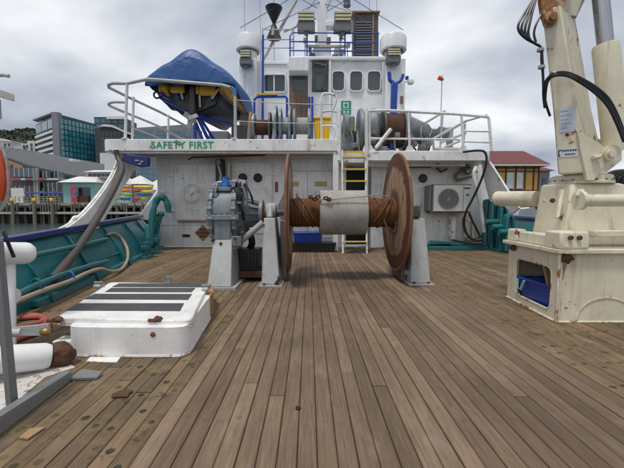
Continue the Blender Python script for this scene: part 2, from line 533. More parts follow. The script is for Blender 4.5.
plain('pile_wood', (.16,.16,.12), .85, scale=1.5)
plain('wharf_grey', (.28,.28,.26), .85, var=.5, scale=.5)
plain('kayak_orange', (.72,.20,.02), .4, var=.1); plain('kayak_yellow', (.75,.52,.03), .4, var=.1)
plain('kayak_red', (.55,.03,.03), .4, var=.1); plain('kayak_green', (.09,.50,.06), .4, var=.1)
plain('kayak_blue', (.02,.16,.45), .4, var=.1); plain('kayak_lime', (.35,.50,.03), .4, var=.1)
plain('hill_green', (.045,.06,.04), .9, var=.6, scale=.02)
plain('sign_red', (.5,.03,.04), .5); plain('sign_blue', (.08,.16,.45), .5); plain('ink', (.03,.045,.13), .5); plain('sticker', (.62,.64,.66), .4, var=.05); plain('sticker_blue', (.50,.56,.66), .4, var=.08)
plain('windsock', (.65,.08,.05), .7)

def cover_mat():
    t = NT('boat_cover'); p = t.pos()
    n = t.noise(p, 3.0, 5, .6, .8); n2 = t.noise(p, 120, 2)
    t.bump(t.math('ADD', n, t.math('MULTIPLY', n2, .05)), .6, .06)
    t.out(t.mix(n, (.012,.065,.22), (.028,.12,.36)), .42)
cover_mat()
def teal_cloth():
    t = NT('teal_cloth'); n = t.noise(t.pos(), 9, 5, .6, .6)
    t.bump(n, .6, .03); t.out(t.mix(n, (.006,.10,.11), (.02,.22,.22)), .6)
teal_cloth()
def water_mat():
    t = NT('water'); p = t.pos()
    n = t.noise(t.map(p, (1, .55, 1)), 1.2, 5, .6, .3); n2 = t.noise(p, .12, 3)
    t.bump(t.math('ADD', n, n2), .55, .25)
    t.out(t.mix(n2, (.030,.048,.048), (.045,.075,.07)), .12)
water_mat()

# ================================================================== SETTING
water = MB().add([(-900,-300,-1.5),(900,-300,-1.5),(900,400,-1.5),(-900,400,-1.5)], [(0,1,2,3)]).build('water', 'water')
tag(water, 'dark green grey harbour water between the boat and the wharf', None, kind='structure')

# ---- deck of the boat
XB = lambda y: -2.87 - (y - 3.62) * .178          # foot of the port bulwark
deck_poly = [(-2.3, .3), (4.3, .3), (4.75, 9.3), (-3.95, 9.3), (XB(3.6)-.02, 3.6), (-2.6, 2.0)]
deck = MB().prism([(x, y, -.012) for x, y in deck_poly], (0, 0, -.10)).build('deck', 'caulk')
tag(deck, 'weathered timber working deck of narrow caulked planks', None, kind='structure')
PW = .0817
hull = MB().prism([(-2.25,.2,-.13),(4.4,.2,-.13),(4.8,12.5,-.13),(-4.0,12.5,-.13),(-2.9,3.6,-.13)], (0,0,-1.9)).build('hull', 'teal')
tag(hull, 'teal painted hull below the working deck', 'hull')
def plank(x, y0, y1, mat):
    w = PW - .0028
    me = bpy.data.meshes.new('plank')
    b = .0025
    jz = rnd.uniform(-.0025, .0015)
    v = [(0,0,-.03),(w,0,-.03),(w,y1-y0,-.03),(0,y1-y0,-.03),
         (0,0,-b),(w,0,-b),(w,y1-y0,-b),(0,y1-y0,-b),
         (b,b,0),(w-b,b,0),(w-b,y1-y0-b,0),(b,y1-y0-b,0)]
    f = [(3,2,1,0)]
    for a in (0, 4):
        f += [(a,a+1,a+5,a+4),(a+1,a+2,a+6,a+5),(a+2,a+3,a+7,a+6),(a+3,a,a+4,a+7)]
    f.append((8,9,10,11))
    me.from_pydata(v, [], f)
    uv = me.uv_layers.new(name='UVMap')
    for l in me.loops:
        c = me.vertices[l.vertex_index].co
        uv.data[l.index].uv = (c.x, c.y + y0)
    me.materials.append(M[mat])
    o = bpy.data.objects.new('plank', me); COL.objects.link(o)
    o.location = (x, y0, jz); o.parent = deck
    return o
nplank = 0
row = 0
x = -3.92
k0 = round((-.70 - x) / PW); x = -.70 - k0 * PW
while x < 4.5:
    xm = x + PW/2
    y0 = max(1.12, abs(xm)/.93 - .25)
    if xm < -2.6: 
        while y0 < 9 and XB(y0) > x - .02: y0 += .08
    yend = 9.18
    mat = 'plank_mossy' if (xm < -.70 or xm > 1.64) else 'plank_clean'
    y = max(.6, y0 - 1.1)
    if xm < -2.2:
        y = y0
    if yend - y0 > .3:
        ph = (row * 1.37 + rnd.random()*.5) % 3.1
        cuts = [c for c in (y0 + .6 + ph, y0 + .6 + ph + 3.0 + rnd.random()*.7) if c < yend - .8]
        if abs(xm) > 3.0: cuts = cuts[:1]
        for c in cuts + [yend]:
            plank(x, y, c - .006 if c != yend else c, mat); nplank += 1
            y = c
    x += PW; row += 1
print('planks', nplank)
b = MB().box(-.45, 1.25, 6.45, 6.475, .001, .004).build('deck_batten', 'wood_chip', deck)

# small debris on the deck
def flake(px, py, rx, ry, mat, name, label, cat, h=.008, seed=0):
    r = random.Random(seed); c = G(px, py); D = c.y; n = 11
    p = []
    for k in range(n):
        a = 2*PI*k/n; q = r.uniform(.6, 1.1)
        p.append((c.x + rx*q*math.cos(a), D + ry*q*math.sin(a), .002))
    tag(MB().prism(p, (0,0,h)).build(name, mat, bev=.002), label, cat)
flake(122, 395, .055, .05, 'rust_dark', 'rust_flake', 'dark rust scab on the deck planks in front of the white hatch', 'rust flake', seed=1)
flake(298, 409, .014, .018, 'black', 'dirt_clump', 'small black clump of dirt on the planks near the bottom centre', 'dirt', seed=2)
tag(MB().prism([G(19,439,.002), G(28,440,.002), G(46,428,.002), G(30,430,.002)], (0,0,.008)).build('wood_chip', 'wood_chip'),
    'pale triangular chip of wood lying beside the angle bar', 'wood chip')

# ================================================================== DECKHOUSE (lower white block with overhanging upper decks)
DW, DL = 9.0, 8.15                      # distance of the wall and of the deck edges
ZL0, ZL1 = ZY(151, DL), ZY(139, DL)     # port upper deck, underside and top
ZR0, ZR1 = ZY(160.5, DL), ZY(150.5, DL) # starboard upper deck
house = thing('deckhouse', 'white steel deckhouse with overhanging upper deck across the front of the working deck', 'deckhouse', (.3, 9.0, 0))
xa, xb_, xc, xd = XP(158, DW), XP(346, DW), XP(371, DW), XP(493, DW)
MB().box(xa, xb_, DW, DW+2.2, 0, ZL0-.002).build('wall', 'white_wall', house, bev=.008)
MB().box(xc, xd, DW, DW+2.2, 0, ZR0-.002).build('wall', 'white_wall', house, bev=.008)
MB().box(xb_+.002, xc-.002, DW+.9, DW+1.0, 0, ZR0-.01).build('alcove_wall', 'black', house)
# port overhang: plate with a rounded outboard corner
lx0, lx1 = XP(103, DL), XP(340, DL)
pl = [(lx1, DL), (lx1, 11.4), (lx0+.1, 11.4), (lx0, DL+.5), (lx0+.02, DL+.14), (lx0+.10, DL+.02), (lx0+.2, DL)]
ov = MB().prism([(a, b, ZL0) for a, b in pl], (0, 0, ZL1-ZL0)).build('upper_deck', 'white_paint', house, bev=.012)
MB().box(lx0+.1, lx1-.1, DL+.06, DL+.10, ZL0-.045, ZL0-.001).build('underside_beam', 'white_paint', house)
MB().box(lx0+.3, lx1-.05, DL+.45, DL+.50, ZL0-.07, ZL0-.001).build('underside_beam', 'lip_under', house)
MB().tube([W(188,160,8.5), W(192,157.5,8.5), W(265,155,8.5)], .02, 8).build('underside_pipe', 'rust_dark', house)
# starboard overhang
rx0, rx1 = XP(365, DL), XP(490, DL)
pl = [(rx0, DL+.03), (rx0, 11.4), (rx1, 11.4), (rx1, DL+.1), (rx1-.06, DL+.03)]
ovr = MB().prism([(a, b, ZR0) for a, b in pl], (0, 0, ZR1-ZR0)).build('upper_deck', 'white_paint', house, bev=.012)
MB().box(XP(340,DL)+.002, rx0-.002, DL+.35, 11.4, ZR0, ZR1-.002).build('upper_deck', 'white_paint', house)
MB().box(rx0+.1, rx1-.4, DL+.45, DL+.50, ZR0-.08, ZR0-.001).build('underside_beam', 'white_paint', house)
MB().tube([W(405,166.5,DW-.08), W(431,166.5,DW-.08)], .03, 8).build('underside_pipe', 'rust_dark', house)
# pillar under the inner corner
MB().box(XP(333,DL), XP(338.5,DL), DL+.03, DL+.12, 0, ZL0-.001).build('pillar', 'white_paint', house, bev=.01)
MB().box(XP(331,DL), XP(341,DL), DL-.02, DL+.16, 0, .02).build('pillar_foot', 'rust_edge', house)
# lettering
fc = bpy.data.curves.new('lettering', 'FONT'); fc.body = 'SAFETY FIRST'; fc.size = 1; fc.extrude = .01; fc.space_character = 1.12; fc.offset = .022
fo = bpy.data.objects.new('tmp', fc); COL.objects.link(fo)
bpy.context.view_layer.update()
fm = bpy.data.meshes.new_from_object(fo.evaluated_get(bpy.context.evaluated_depsgraph_get()))
bpy.data.objects.remove(fo)
xs = [v.co.x for v in fm.vertices]; ys = [v.co.y for v in fm.vertices]
q0, q1 = W(151.5, 148.6, DL), W(213.5, 141.4, DL)
mbt = MB(); 
vv = [(q0.x + (v.co.x-min(xs))/(max(xs)-min(xs))*(q1.x-q0.x), DL - .004 + v.co.z*.2, q0.z + (v.co.y-min(ys))/(max(ys)-min(ys))*(q1.z-q0.z)) for v in fm.vertices]
mbt.add(vv, [tuple(p.vertices) for p in fm.polygons])
mbt.build('lettering', 'green_text', ov, smooth=False)

def panel(px0, py0, px1, py1, name, mat, proud=.04, r=.05, D=DW, parent=house, bev=.006):
    a, b = W(px0, py1, D), W(px1, py0, D)
    return MB().prism([(x, D-proud, z) for x, z in rrect(a.x, b.x, a.z, b.z, r)], (0, proud-.001, 0)).build(name, mat, parent, bev=bev)
def frame(px0, py0, px1, py1, w, name, mat, proud=.03, r=.05, D=DW, parent=house):
    a, b = W(px0, py1, D), W(px1, py0, D)
    o = rrect(a.x-w, b.x+w, a.z-w, b.z+w, r+w); i = rrect(a.x, b.x, a.z, b.z, r)
    return MB().ring_plate([(x, D-proud, z) for x, z in o], [(x, D-proud, z) for x, z in i], (0, proud-.001, 0)).build(name, mat, parent, bev=.004)
def bars(px, py, proud=.05, D=DW, parent=house, mat='white_wall'):
    a = W(px, py, D)
    MB().box(a.x-.09, a.x+.09, D-proud, D-.001, a.z-.018, a.z+.018).build('hinge', mat, parent, bev=.004)
# hydraulic valve stack behind the gearbox
vs_ = thing('valve_stack', 'dark hydraulic valve stack against the wall behind the gearbox', 'valve stack', (XP(221,8.7), 8.7, 0))
MB().box(XP(217,8.7), XP(224.5,8.7), 8.6, 8.9, ZY(187,8.7), ZY(159,8.7)).build('valve_body', 'black', vs_, bev=.03)
MB().box(XP(219,8.7), XP(223,8.7), 8.5, 8.599, ZY(166,8.7), ZY(160,8.7)).build('gauge_box', 'grey_lamp', vs_, bev=.02)
MB().tube([(XP(228.5,8.7),8.75,0), W(228.5,163,8.75)], .035, 8).build('riser_pipe', 'lamp_cream', vs_)
MB().tube([(XP(220,8.7),8.75,0), W(220,187,8.75)], .06, 8).build('riser_pipe', 'dark_steel', vs_)
MB().lathe([(0,.10),(.22,.10)], W(225,186,8.55), (0,0,1), 12).build('solenoid', 'blue_cap', vs_)
for k in range(4):
    MB().tube(smoothline([W(216+2.6*k,187,8.6), W(213+3*k,196,8.5), W(216+3*k,206,8.5), W(220+2*k,216,8.5)],4), .022, 6).build('hose', 'rubber', vs_)
MB().tube([W(217,160,8.6), W(221,175,8.5), W(219,184,8.5)], .02, 6).build('lever', 'galv', vs_)
# port sliding weathertight door with hand wheel
d = panel(176, 165, 225, 220, 'sliding_door', 'white_wall', .06, .08)
c = W(193, 193, DW); rr = 8.6*DW/350; yw = DW-.14
mb = MB().tube([(c.x+rr*math.cos(2*PI*k/28), yw, c.z+rr*math.sin(2*PI*k/28)) for k in range(28)], .016, 8, closed=True)
for k in range(3):
    a = 2*PI*k/3+.5
    mb.tube([(c.x, yw, c.z), (c.x+rr*math.cos(a), yw, c.z+rr*math.sin(a))], .013, 6)
mb.lathe([(0,.035),(.1,.035)], (c.x, DW-.16, c.z), (0,1,0), 12)
mb.build('hand_wheel', 'white_wall', d)
a, b2 = W(178, 221, DW), W(226, 220, DW)
MB().box(a.x, b2.x, DW-.05, DW-.001, a.z-.03, a.z-.012).build('door_track', 'rust_edge', house)
for (px, py) in ((172, 176), (172, 211), (163, 192)): bars(px, py)
frame(162, 225, 219, 246.5, .02, 'access_frame', 'white_wall', .02, .04)
panel(183, 234.4, 190, 236.6, 'access_handle', 'black', .05, .01)
# diamond placard with rusty stripes
c = W(203, 233, DW); s_ = 8.4*DW/350
pp = MB().prism([(c.x-s_, DW-.012, c.z), (c.x, DW-.012, c.z-s_), (c.x+s_, DW-.012, c.z), (c.x, DW-.012, c.z+s_)], (0,.011,0)).build('diamond_placard', 'rust_streak', house)
for k, zz in enumerate((-.09, -.045, 0, .045, .09)):
    hw = (s_*.78 - abs(zz))
    MB().box(c.x-hw, c.x+hw, DW-.018, DW-.0125, c.z+zz-.014, c.z+zz+.014).build('stripe', 'black' if k % 2 == 0 else 'rust_edge', pp)
# pair of portholes in a big white door
d = panel(233, 163, 272, 233, 'steel_door', 'white_wall', .05, .10)
frame(233, 163, 272, 233, .03, 'door_frame', 'white_wall', .025, .10)
def porthole(px, py, r, parent, D):
    c = W(px, py, D); rr = r*D/350
    MB().lathe([(0, rr*1.28), (.03, rr*1.28), (.03, rr), (.004, rr)], (c.x, D, c.z), (0,-1,0), 24, caps=False).build('porthole_rim', 'white_wall', parent)
    MB().lathe([(0, rr), (.008, rr)], (c.x, D-.001, c.z), (0,-1,0), 24).build('porthole_glass', 'port_glass', parent)
porthole(243, 178, 4.6, d, DW-.05); porthole(258, 178, 4.6, d, DW-.05)
for py in (172, 200, 225): bars(233, py, .075)
for py in (175, 205): bars(271, py, .075)
MB().tube([W(262,186,DW-.09), W(267,190,DW-.09), W(267,196,DW-.09)], .012).build('door_handle', 'white_wall', d)
# double locker doors amidships
for (p0, p1, pl_) in ((288, 307, (291,299)), (308, 332, (315,327))):
    d = panel(p0, 172, p1, 238, 'locker_door', 'white_wall', .03, .02)
    panel(pl_[0], 181.5, pl_[1], 186.5, 'brass_plate', 'gold', .006, .005, D=DW-.031, parent=d, bev=0)
panel(286, 169, 333, 170.5, 'rain_strip', 'white_wall', .05, .004)
panel(275, 182, 278, 192, 'hazard_tag', 'rust_edge', .02, .005)
# starboard wall fittings
porthole(422.5, 178.5, 4.6, house, DW)
panel(416, 202, 420, 213, 'wall_box', 'white_wall', .05, .01)
MB().tube([W(437,168,DW-.1), W(441,172,DW-.12), W(447,169,DW-.1)], .03, 6).build('cable_clamp', 'dark_steel', house)
# bracket machinery above the air conditioner
mb = MB()
for (a0, a1) in (((455,176),(466,165)), ((458,180),(474,176)), ((466,165),(477,172)), ((455,176),(458,181)), ((460,170),(476,168))):
    mb.tube([W(*a0, DW-.12), W(*a1, DW-.10)], .035, 6)
mb.ball(W(468,171,DW-.15), .10, 8)
mb.build('hose_bracket', 'grey_steel', house)
c = W(468, 171.5, DW-.26)
MB().lathe([(0,.04),(.03,.03)], c, (0,-1,0), 12).build('valve_cap', 'yellow', house)
# rusty cylinders under the air conditioner
for (px, py0, py1, mat, r) in ((453, 216, 239, 'white_wall', .07), (450.3, 215, 236, 'rusty_white', .045), (467, 219, 240, 'rusty_white', .09), (473, 219, 239, 'rusty_white', .06)):
    a, b2 = W(px, py1, DW-.12), W(px, py0, DW-.12)
    MB().lathe([(0,r),(b2.z-a.z-.05,r),(b2.z-a.z,r*.5)], a, (0,0,1), 14).build('standpipe', mat, house)

# ---- port side: white plate wing sweeping from the overhang down to the bulwark
CAP0, CAP1 = Vector((-3.2, 3.68, .63)), Vector((-4.2, 8.45, .765))
def cap(t): return CAP0.lerp(CAP1, t)
def capy(y):
    t = (y - CAP0.y) / (CAP1.y - CAP0.y)
    return cap(t)
def capx(px):                           # parameter on the cap line seen at a picture column
    u = (px-309)/350
    return (u*CAP0.y - CAP0.x) / ((CAP1.x-CAP0.x) - u*(CAP1.y-CAP0.y))
def BW(px, py, off=.1):
    """the point at a picture position that lies a little inboard of the port bulwark"""
    lo, hi = 1.5, 9.5
    for _ in range(40):
        D = (lo+hi)/2; p = W(px, py, D)
        cpt = capy(D); b0 = XB(D)+.02
        xw = b0 + (cpt.x-b0)*max(0, min(1.2, p.z/cpt.z)) + off
        if p.x > xw: lo = D
        else: hi = D
    return W(px, py, lo)
bul = thing('bulwark', 'teal steel bulwark with navy cap rail along the left side of the deck', 'bulwark', (-3.4, 6, 0))
# plate in lengths, leaning outboard
ys_ = [1.2, 2.2, 3.0, 3.68, 4.6, 5.6, 6.6, 7.6, 8.45, 9.0]
mb = MB()
rows = []
for y in ys_:
    cpt = capy(y); rows.append([(XB(y)+.02, y, -.02), (XB(y)*.5+cpt.x*.5+.06, y, cpt.z*.55), (cpt.x, y, cpt.z)])
vv = []; ff = []
for r_ in rows:
    vv += r_ + [(p[0]-.03, p[1], p[2]) for p in r_]
for i in range(len(rows)-1):
    a = i*6; b2 = a+6
    ff += [(a,a+1,b2+1,b2), (a+1,a+2,b2+2,b2+1), (a+3,b2+3,b2+4,a+4), (a+4,b2+4,b2+5,a+5), (a+2,a+5,b2+5,b2+2), (a,b2,b2+3,a+3)]
MB().add(vv, ff).build('plate', 'teal', bul)
mb = MB()
cl = [capy(y) for y in ys_]
vv = []; ff = []
for p in cl:
    vv += [(p.x-.07,p.y,p.z+.002),(p.x+.07,p.y,p.z+.002),(p.x+.07,p.y,p.z+.075),(p.x-.07,p.y,p.z+.075)]
for i in range(len(cl)-1):
    a = i*4; b2 = a+4
    ff += [(a,a+1,b2+1,b2),(a+1,a+2,b2+2,b2+1),(a+2,a+3,b2+3,b2+2),(a+3,a,b2,b2+3)]
ff += [(0,1,2,3), (len(vv)-4,len(vv)-3,len(vv)-2,len(vv)-1)]
MB().add(vv, ff).build('cap_rail', 'navy', bul, bev=.012)
for y in (3.7, 4.85, 6.2, 7.4, 8.3):
    cpt = capy(y)
    MB().prism([(XB(y)+.05, y, 0), (XB(y)+.15, y, 0), (XB(y)+.13, y, .06), (cpt.x+.10, y, cpt.z-.05), (cpt.x+.03, y, cpt.z-.01)], (0,.025,0)).build('stay', 'teal', bul, bev=.004)
# low margin ledge and a longitudinal stiffener
mb = MB()
for y0, y1 in ((3.5, 6.0), (6.0, 8.9)):
    mb.hexa([(XB(y0)+.0,y0,.0),(XB(y0)+.12,y0,.0),(XB(y1)+.12,y1,.0),(XB(y1),y1,.0)], [(XB(y0)-.02,y0,.07),(XB(y0)+.10,y0,.07),(XB(y1)+.10,y1,.07),(XB(y1)-.02,y1,.07)])
mb.build('margin', 'teal', bul, bev=.005)
def bulface(y, z, off=.0):
    cpt = capy(y); b0 = XB(y)+.02
    return Vector((b0 + (cpt.x-b0)*z/cpt.z + off, y, z))
# frames of the freeing port in the plate
mb = MB(); mb.tube([bulface(4.9,.22,.05), bulface(6.3,.22,.05), bulface(6.3,.40,.05), bulface(4.9,.40,.05)], .022, 6, closed=True)
mb.build('freeing_port_frame', 'teal', bul)
MB().prism([bulface(4.95,.24,.028), bulface(6.25,.24,.028), bulface(6.25,.38,.028), bulface(4.95,.38,.028)], (-.004,0,0)).build('freeing_port', 'black', bul)
# fittings: valves and bitts at the foot
for (y, h) in ((7.0,.32),(7.25,.40),(7.9,.42)):
    f0 = bulface(y, .0, .16)
    MB().lathe([(0,.09),(.04,.09),(.05,.05),(h*.6,.05),(h*.62,.085),(h*.8,.085),(h*.82,.04),(h,.04)], f0, (0,0,1), 12).build('valve', 'teal', bul)
# pipes running along the inside
MB().tube([BW(-6,264,.16), BW(40,254,.16), BW(75,246.5,.16), BW(104,239.5,.16), BW(107,239,.08)], .030, 10).build('pipe', 'teal', bul)
MB().tube([BW(0,303.5,.2), BW(30,288,.2), BW(62,274.5,.2), BW(90,265.5,.2), BW(107,261,.1)], .032, 10).build('pipe', 'teal', bul)
hose = smoothline([BW(-4,310,.22), BW(15,302,.22), BW(45,290,.25), BW(70,281,.25), BW(88,272.5,.25), BW(101,269,.25), BW(112,271.5,.25), BW(122,268.5,.2), BW(127.5,259,.14), BW(127,248,.12), BW(121,238,.10), BW(114,233.5,.08), BW(107,234.5,.08)], 6)
tag(MB().tube(hose, .026, 8).build('deck_hose', 'tan_hose'), 'pinkish brown rubber hose curling along the foot of the teal bulwark', 'hose')
for (px, py, D) in ((70,279.5,4.55), (36,288,3.95)):
    c = BW(px, py, .22)
    MB().tube([c+Vector((.05*math.cos(a),0,.075*math.sin(a)+.02)) for a in [2*PI*k/12 for k in range(12)]], .010, 6, closed=True).build('lashing', 'blue_cap' if px == 70 else 'teal_cloth', bul)
# the big white sweeping plate (depth measured along the cap line)
def wing(pts, name, label):
    """pts: (px, py) round the plate; it stands in the plane that joins the bulwark cap and the deck edge"""
    out = []
    for px, py in pts:
        u = (px-309)/350
        # plane through the cap line, leaning outboard to the overhang edge
        n = (CAP1-CAP0).cross(Vector((-4.45, 8.2, ZL0)) - CAP1).normalized()
        v = (234-py)/350; dr = Vector((u, CP+v*SP, -SP+v*CP)); o = Vector((0,0,1))
        t = n.dot(CAP0-o)/n.dot(dr)
        out.append(o+dr*t)
    return out, n
p, n_ = wing([(44,236),(50,234),(57,231),(63,228),(70,224),(76,219.5),(83,213),(90,205.5),(96,198),(101,191.5),(106,184),(110,178),(113,172),(116,165),(118,158),(108,150),(134,150),(137,160),(133,170),(124,184),(112,203),(101,221),(96,229),(80,231)], '', '')
MB().prism(p, n_*.05).build('wing_plate', 'white_paint', bul, bev=.012)
tri, _ = wing([(62,234),(70,226),(78,215),(72,232)], '', '')
MB().prism(tri, n_*-.07).build('wing_gusset', 'white_paint', bul)
p, n_ = wing([(136,219),(146,205),(157,190),(166,178),(170,183),(161,203),(150,221)], '', '')
MB().prism(p, n_*.05).build('wing_plate', 'white_paint', bul, bev=.012)
rim, _ = wing([(44,235.5),(57,230.5),(70,223.5),(83,212.5),(96,197.5),(106,183.5),(113,171.5),(118,158)], '', '')
MB().tube(smoothline(rim,4), .026, 8).build('wing_rim', 'white_paint', bul)
tag(MB().tube(smoothline([W(116,150,7.9), W(118,158,7.9), W(122,166,7.75), W(121,174,7.5), W(112,193,6.9), BW(95,222,.14), BW(75,252,.16), BW(53,279,.16)], 5), .055, 12).build('leaning_stay', 'dark_hose'),
    'dark grey bent stay pipe leaning from the overhang down to the left bulwark', 'stay pipe')
# navy folded board tucked under the overhang
a = W(135.5, 161, 7.95)
nb = thing('folded_board', 'navy blue folded board stowed under the corner of the overhang', 'board', a)
for s, (p0, p1) in enumerate((((120,159),(150,163)),)):
    MB().prism([W(119,160,7.9), W(127,154,7.9), W(148,157,8.0), W(148,166,8.0), W(139,167,7.95)], (0,.12,0)).build('board', 'navy', nb, bev=.01)
for (px, py) in ((137,160.5),(142,161.5),(140,164)):
    c = W(px, py, 7.93); MB().box(c.x-.035, c.x+.035, c.y-.02, c.y+.02, c.z-.014, c.z+.014).build('buckle', 'stand_grey', nb)
# teal canvas wrapped hose bundle on the wall corner
pts = [W(150,246,8.2), W(151,228,8.3), W(153,213,8.4), W(156,202,8.5), W(160,197.5,8.5), W(165,199,8.55), W(168,206,8.55), W(168.5,213,8.55)]
wr = thing('canvas_bundle', 'teal canvas wrapped bundle bent over beside the left wall', 'canvas bundle', (W(151,246,8.2).x, 8.2, 0))
MB().tube(smoothline(pts, 5), [.075+.008*math.sin(i*.9) for i in range(len(smoothline(pts,5)))], 12).build('wrap', 'teal_cloth', wr)
MB().tube(smoothline([W(156,246,8.5), W(157,231,8.5), W(160,218,8.5), W(163,214,8.5)], 5), .05, 10).build('wrap', 'teal_cloth', wr)
MB().ball(W(161,214,8.5), .085, 8, (1,.8,.8)).build('knot', 'teal_cloth', wr)
for (px, y0) in ((147, 7.6), (155, 8.6)):
    MB().lathe([(0,.07),(.62,.06),(.66,.03)], (XP(px, y0), y0, 0), (0,0,1), 12).build('post', 'teal', wr)

# ---- starboard: teal framework, sill and sloping plate
sl = thing('teal_sill', 'low teal steel sill at the foot of the right hand wall', 'sill', (XP(465,8.6), 8.6, 0))
a, b2 = XP(426, 8.75), XP(506, 8.75)
MB().box(a, b2, 8.72, 8.98, 0, .13).build('sill_beam', 'teal', sl, bev=.01)
MB().box(a, b2+.2, 8.45, 8.53, 0, .09).build('sill_rail', 'teal', sl, bev=.01)
MB().obox(W(452,243,8.66), (.55,0,-.03), (0,.05,0), (.0,0,.03)).build('sill_brace', 'teal', sl)
MB().obox(W(475,245,8.62), (.6,0,-.02), (0,.05,0), (.0,0,.03)).build('sill_brace', 'teal', sl)
tf = thing('teal_fairlead', 'teal upright fairlead frames beside the right hand wall', 'fairlead', (XP(498, 8.2), 8.2, 0))
for k, (px0, px1, pyt, D) in enumerate(((484, 491, 199, 8.7), (490, 499, 201, 8.45), (499, 507, 206, 8.2), (505, 514, 214, 7.9))):
    a, b2 = W(px0, 246, D), W(px1, pyt, D)
    z1 = b2.z
    MB().prism([(x_, D, z_) for x_, z_ in rrect(a.x, b2.x, 0, z1, .07, 5)], (0,.14,0)).build('upright', 'teal', tf, bev=.015)
    MB().tube([(a.x+.02, D-.02, .06), (a.x+.02, D-.02, z1-.1), ((a.x+b2.x)/2, D-.02, z1-.02), (b2.x-.02, D-.02, z1-.12), (b2.x-.02, D-.02, .06)], .035, 8).build('rim', 'teal', tf)
MB().box(XP(484,8.8), XP(514,8.2), 8.0, 8.9, 0, .06).build('foot_plate', 'teal', tf)
for k in range(3):
    c = W(492+7*k, 222+5*k, 8.3-.2*k)
    MB().lathe([(-.16,.07),(.16,.07)], c, (1,0,0), 14).build('roller', 'teal', tf)
wp = [W(481,161,8.4), W(489,161,8.3), W(496,172,8.2), W(506,188,8.0), W(519,208,7.7), W(512,214,7.9), W(500,202,8.2), W(489,200,8.6), W(484,180,8.6)]
tag(MB().prism(wp, (.06,.02,0)).build('wing_plate', 'white_paint', bev=.01), 'white sloping side plate under the right end of the overhang', 'side plate')
tag(MB().tube(smoothline([W(477,164,8.3), W(474,174,8.2), W(477,190,8.2), W(481,210,8.3), W(484,232,8.4)], 5), .045, 10).build('drain_pipe', 'white_paint'),
    'white bent drain pipe in front of the sloping side plate', 'pipe')
# starboard bulwark, mostly behind the crane
sb = thing('bulwark', 'teal steel bulwark on the right side behind the crane', 'bulwark', (4.4, 6, 0))
MB().hexa([(4.2,1.5,-.02),(4.25,1.5,-.02),(4.75,8.9,-.02),(4.7,8.9,-.02)], [(4.45,1.5,.64),(4.5,1.5,.64),(5.1,8.9,.76),(5.05,8.9,.76)]).build('plate', 'teal', sb)
MB().tube([(4.48,1.5,.68),(5.08,8.9,.80)], .06, 8).build('cap_rail', 'navy', sb)

# ---- air conditioner
ac = thing('air_conditioner', 'cream white outdoor air conditioning unit on the right hand wall', 'air conditioner', W(452,212,8.6))
a, b2 = W(433.5, 211.5, 8.55), W(471, 185, 8.55)
MB().box(a.x, b2.x, 8.55, 8.9, a.z, b2.z).build('case', 'ac_white', ac, bev=.015)
c = W(448.5, 199, 8.55); rr = 10.2*8.55/350
fan = MB().lathe([(0,rr*1.02),(.012,rr*1.02)], (c.x, 8.549, c.z), (0,-1,0), 30).build('fan_opening', 'ac_dark', ac)
for k in range(7):
    q = rr*(k+1)/7.2
    MB().tube([(c.x+q*math.cos(2*PI*i/32), 8.528, c.z+q*math.sin(2*PI*i/32)) for i in range(32)], .0045, 5, closed=True).build('grille_ring', 'ac_white' if k == 6 else 'galv', fan)
for k in range(8):
    an = PI*k/8
    MB().tube([(c.x-rr*math.cos(an), 8.522, c.z-rr*math.sin(an)), (c.x+rr*math.cos(an), 8.522, c.z+rr*math.sin(an))], .003, 4).build('grille_spoke', 'galv', fan)
q0 = W(463.5, 190, 8.55)
MB().box(q0.x-.004, q0.x+.004, 8.546, 8.552, a.z+.02, b2.z-.02).build('seam', 'ac_dark', ac)
MB().box(W(464,188,8.55).x, W(470,188,8.55).x, 8.545, 8.551, W(464,189,8.55).z, W(464,187.6,8.55).z).build('maker_plate', 'ink', ac)
MB().box(W(466,195,8.55).x, W(469,195,8.55).x, 8.545, 8.551, W(464,196,8.55).z, W(464,193.8,8.55).z).build('energy_sticker', 'green_sign', ac)
MB().box(a.x-.06, b2.x+.02, 8.58, 8.62, a.z-.035, a.z-.001).build('bracket', 'rust_edge', ac)
MB().box(a.x-.06, b2.x+.02, 8.84, 8.99, a.z-.035, a.z-.001).build('bracket', 'rust_edge', ac)
MB().box(a.x-.02, b2.x+.02, 8.552, 8.9, b2.z+.001, b2.z+.02).build('top_tray', 'rust_streak', ac)
MB().box(a.x-.10, a.x-.03, 8.62, 8.95, a.z+.02, b2.z).build('condenser_fins', 'grey_steel', ac)

# ---- black hoses hanging beside the air conditioner
for k, (pts, lab) in enumerate((
    ([W(463,152,8.05), W(478,150.5,8.0), W(485,152.5,7.95), W(486.5,162,7.95), W(482,178,8.05), W(474,196,8.2), W(466,212,8.3), W(464,224,8.4), W(468,236,8.4), W(476,241,8.4), W(484,239,8.4)], 'long black hose draped from the right upper deck down past the air conditioner'),
    ([W(469,213,8.35), W(473,222,8.35), W(479,234,8.35), W(483,240,8.3), W(480,243.5,8.3), W(468,243,8.3), W(452,240,8.3)], 'short black hose looping along the teal sill'),
    ([W(466,214,8.4), W(463,220,8.4), W(465,232,8.4), W(473,239,8.4), W(482,236,8.4)], 'thin black hose looped below the air conditioner'))):
    tag(MB().tube(smoothline(pts, 6), .026 if k < 2 else .018, 8).build('black_hose', 'rubber'), lab, 'hose')

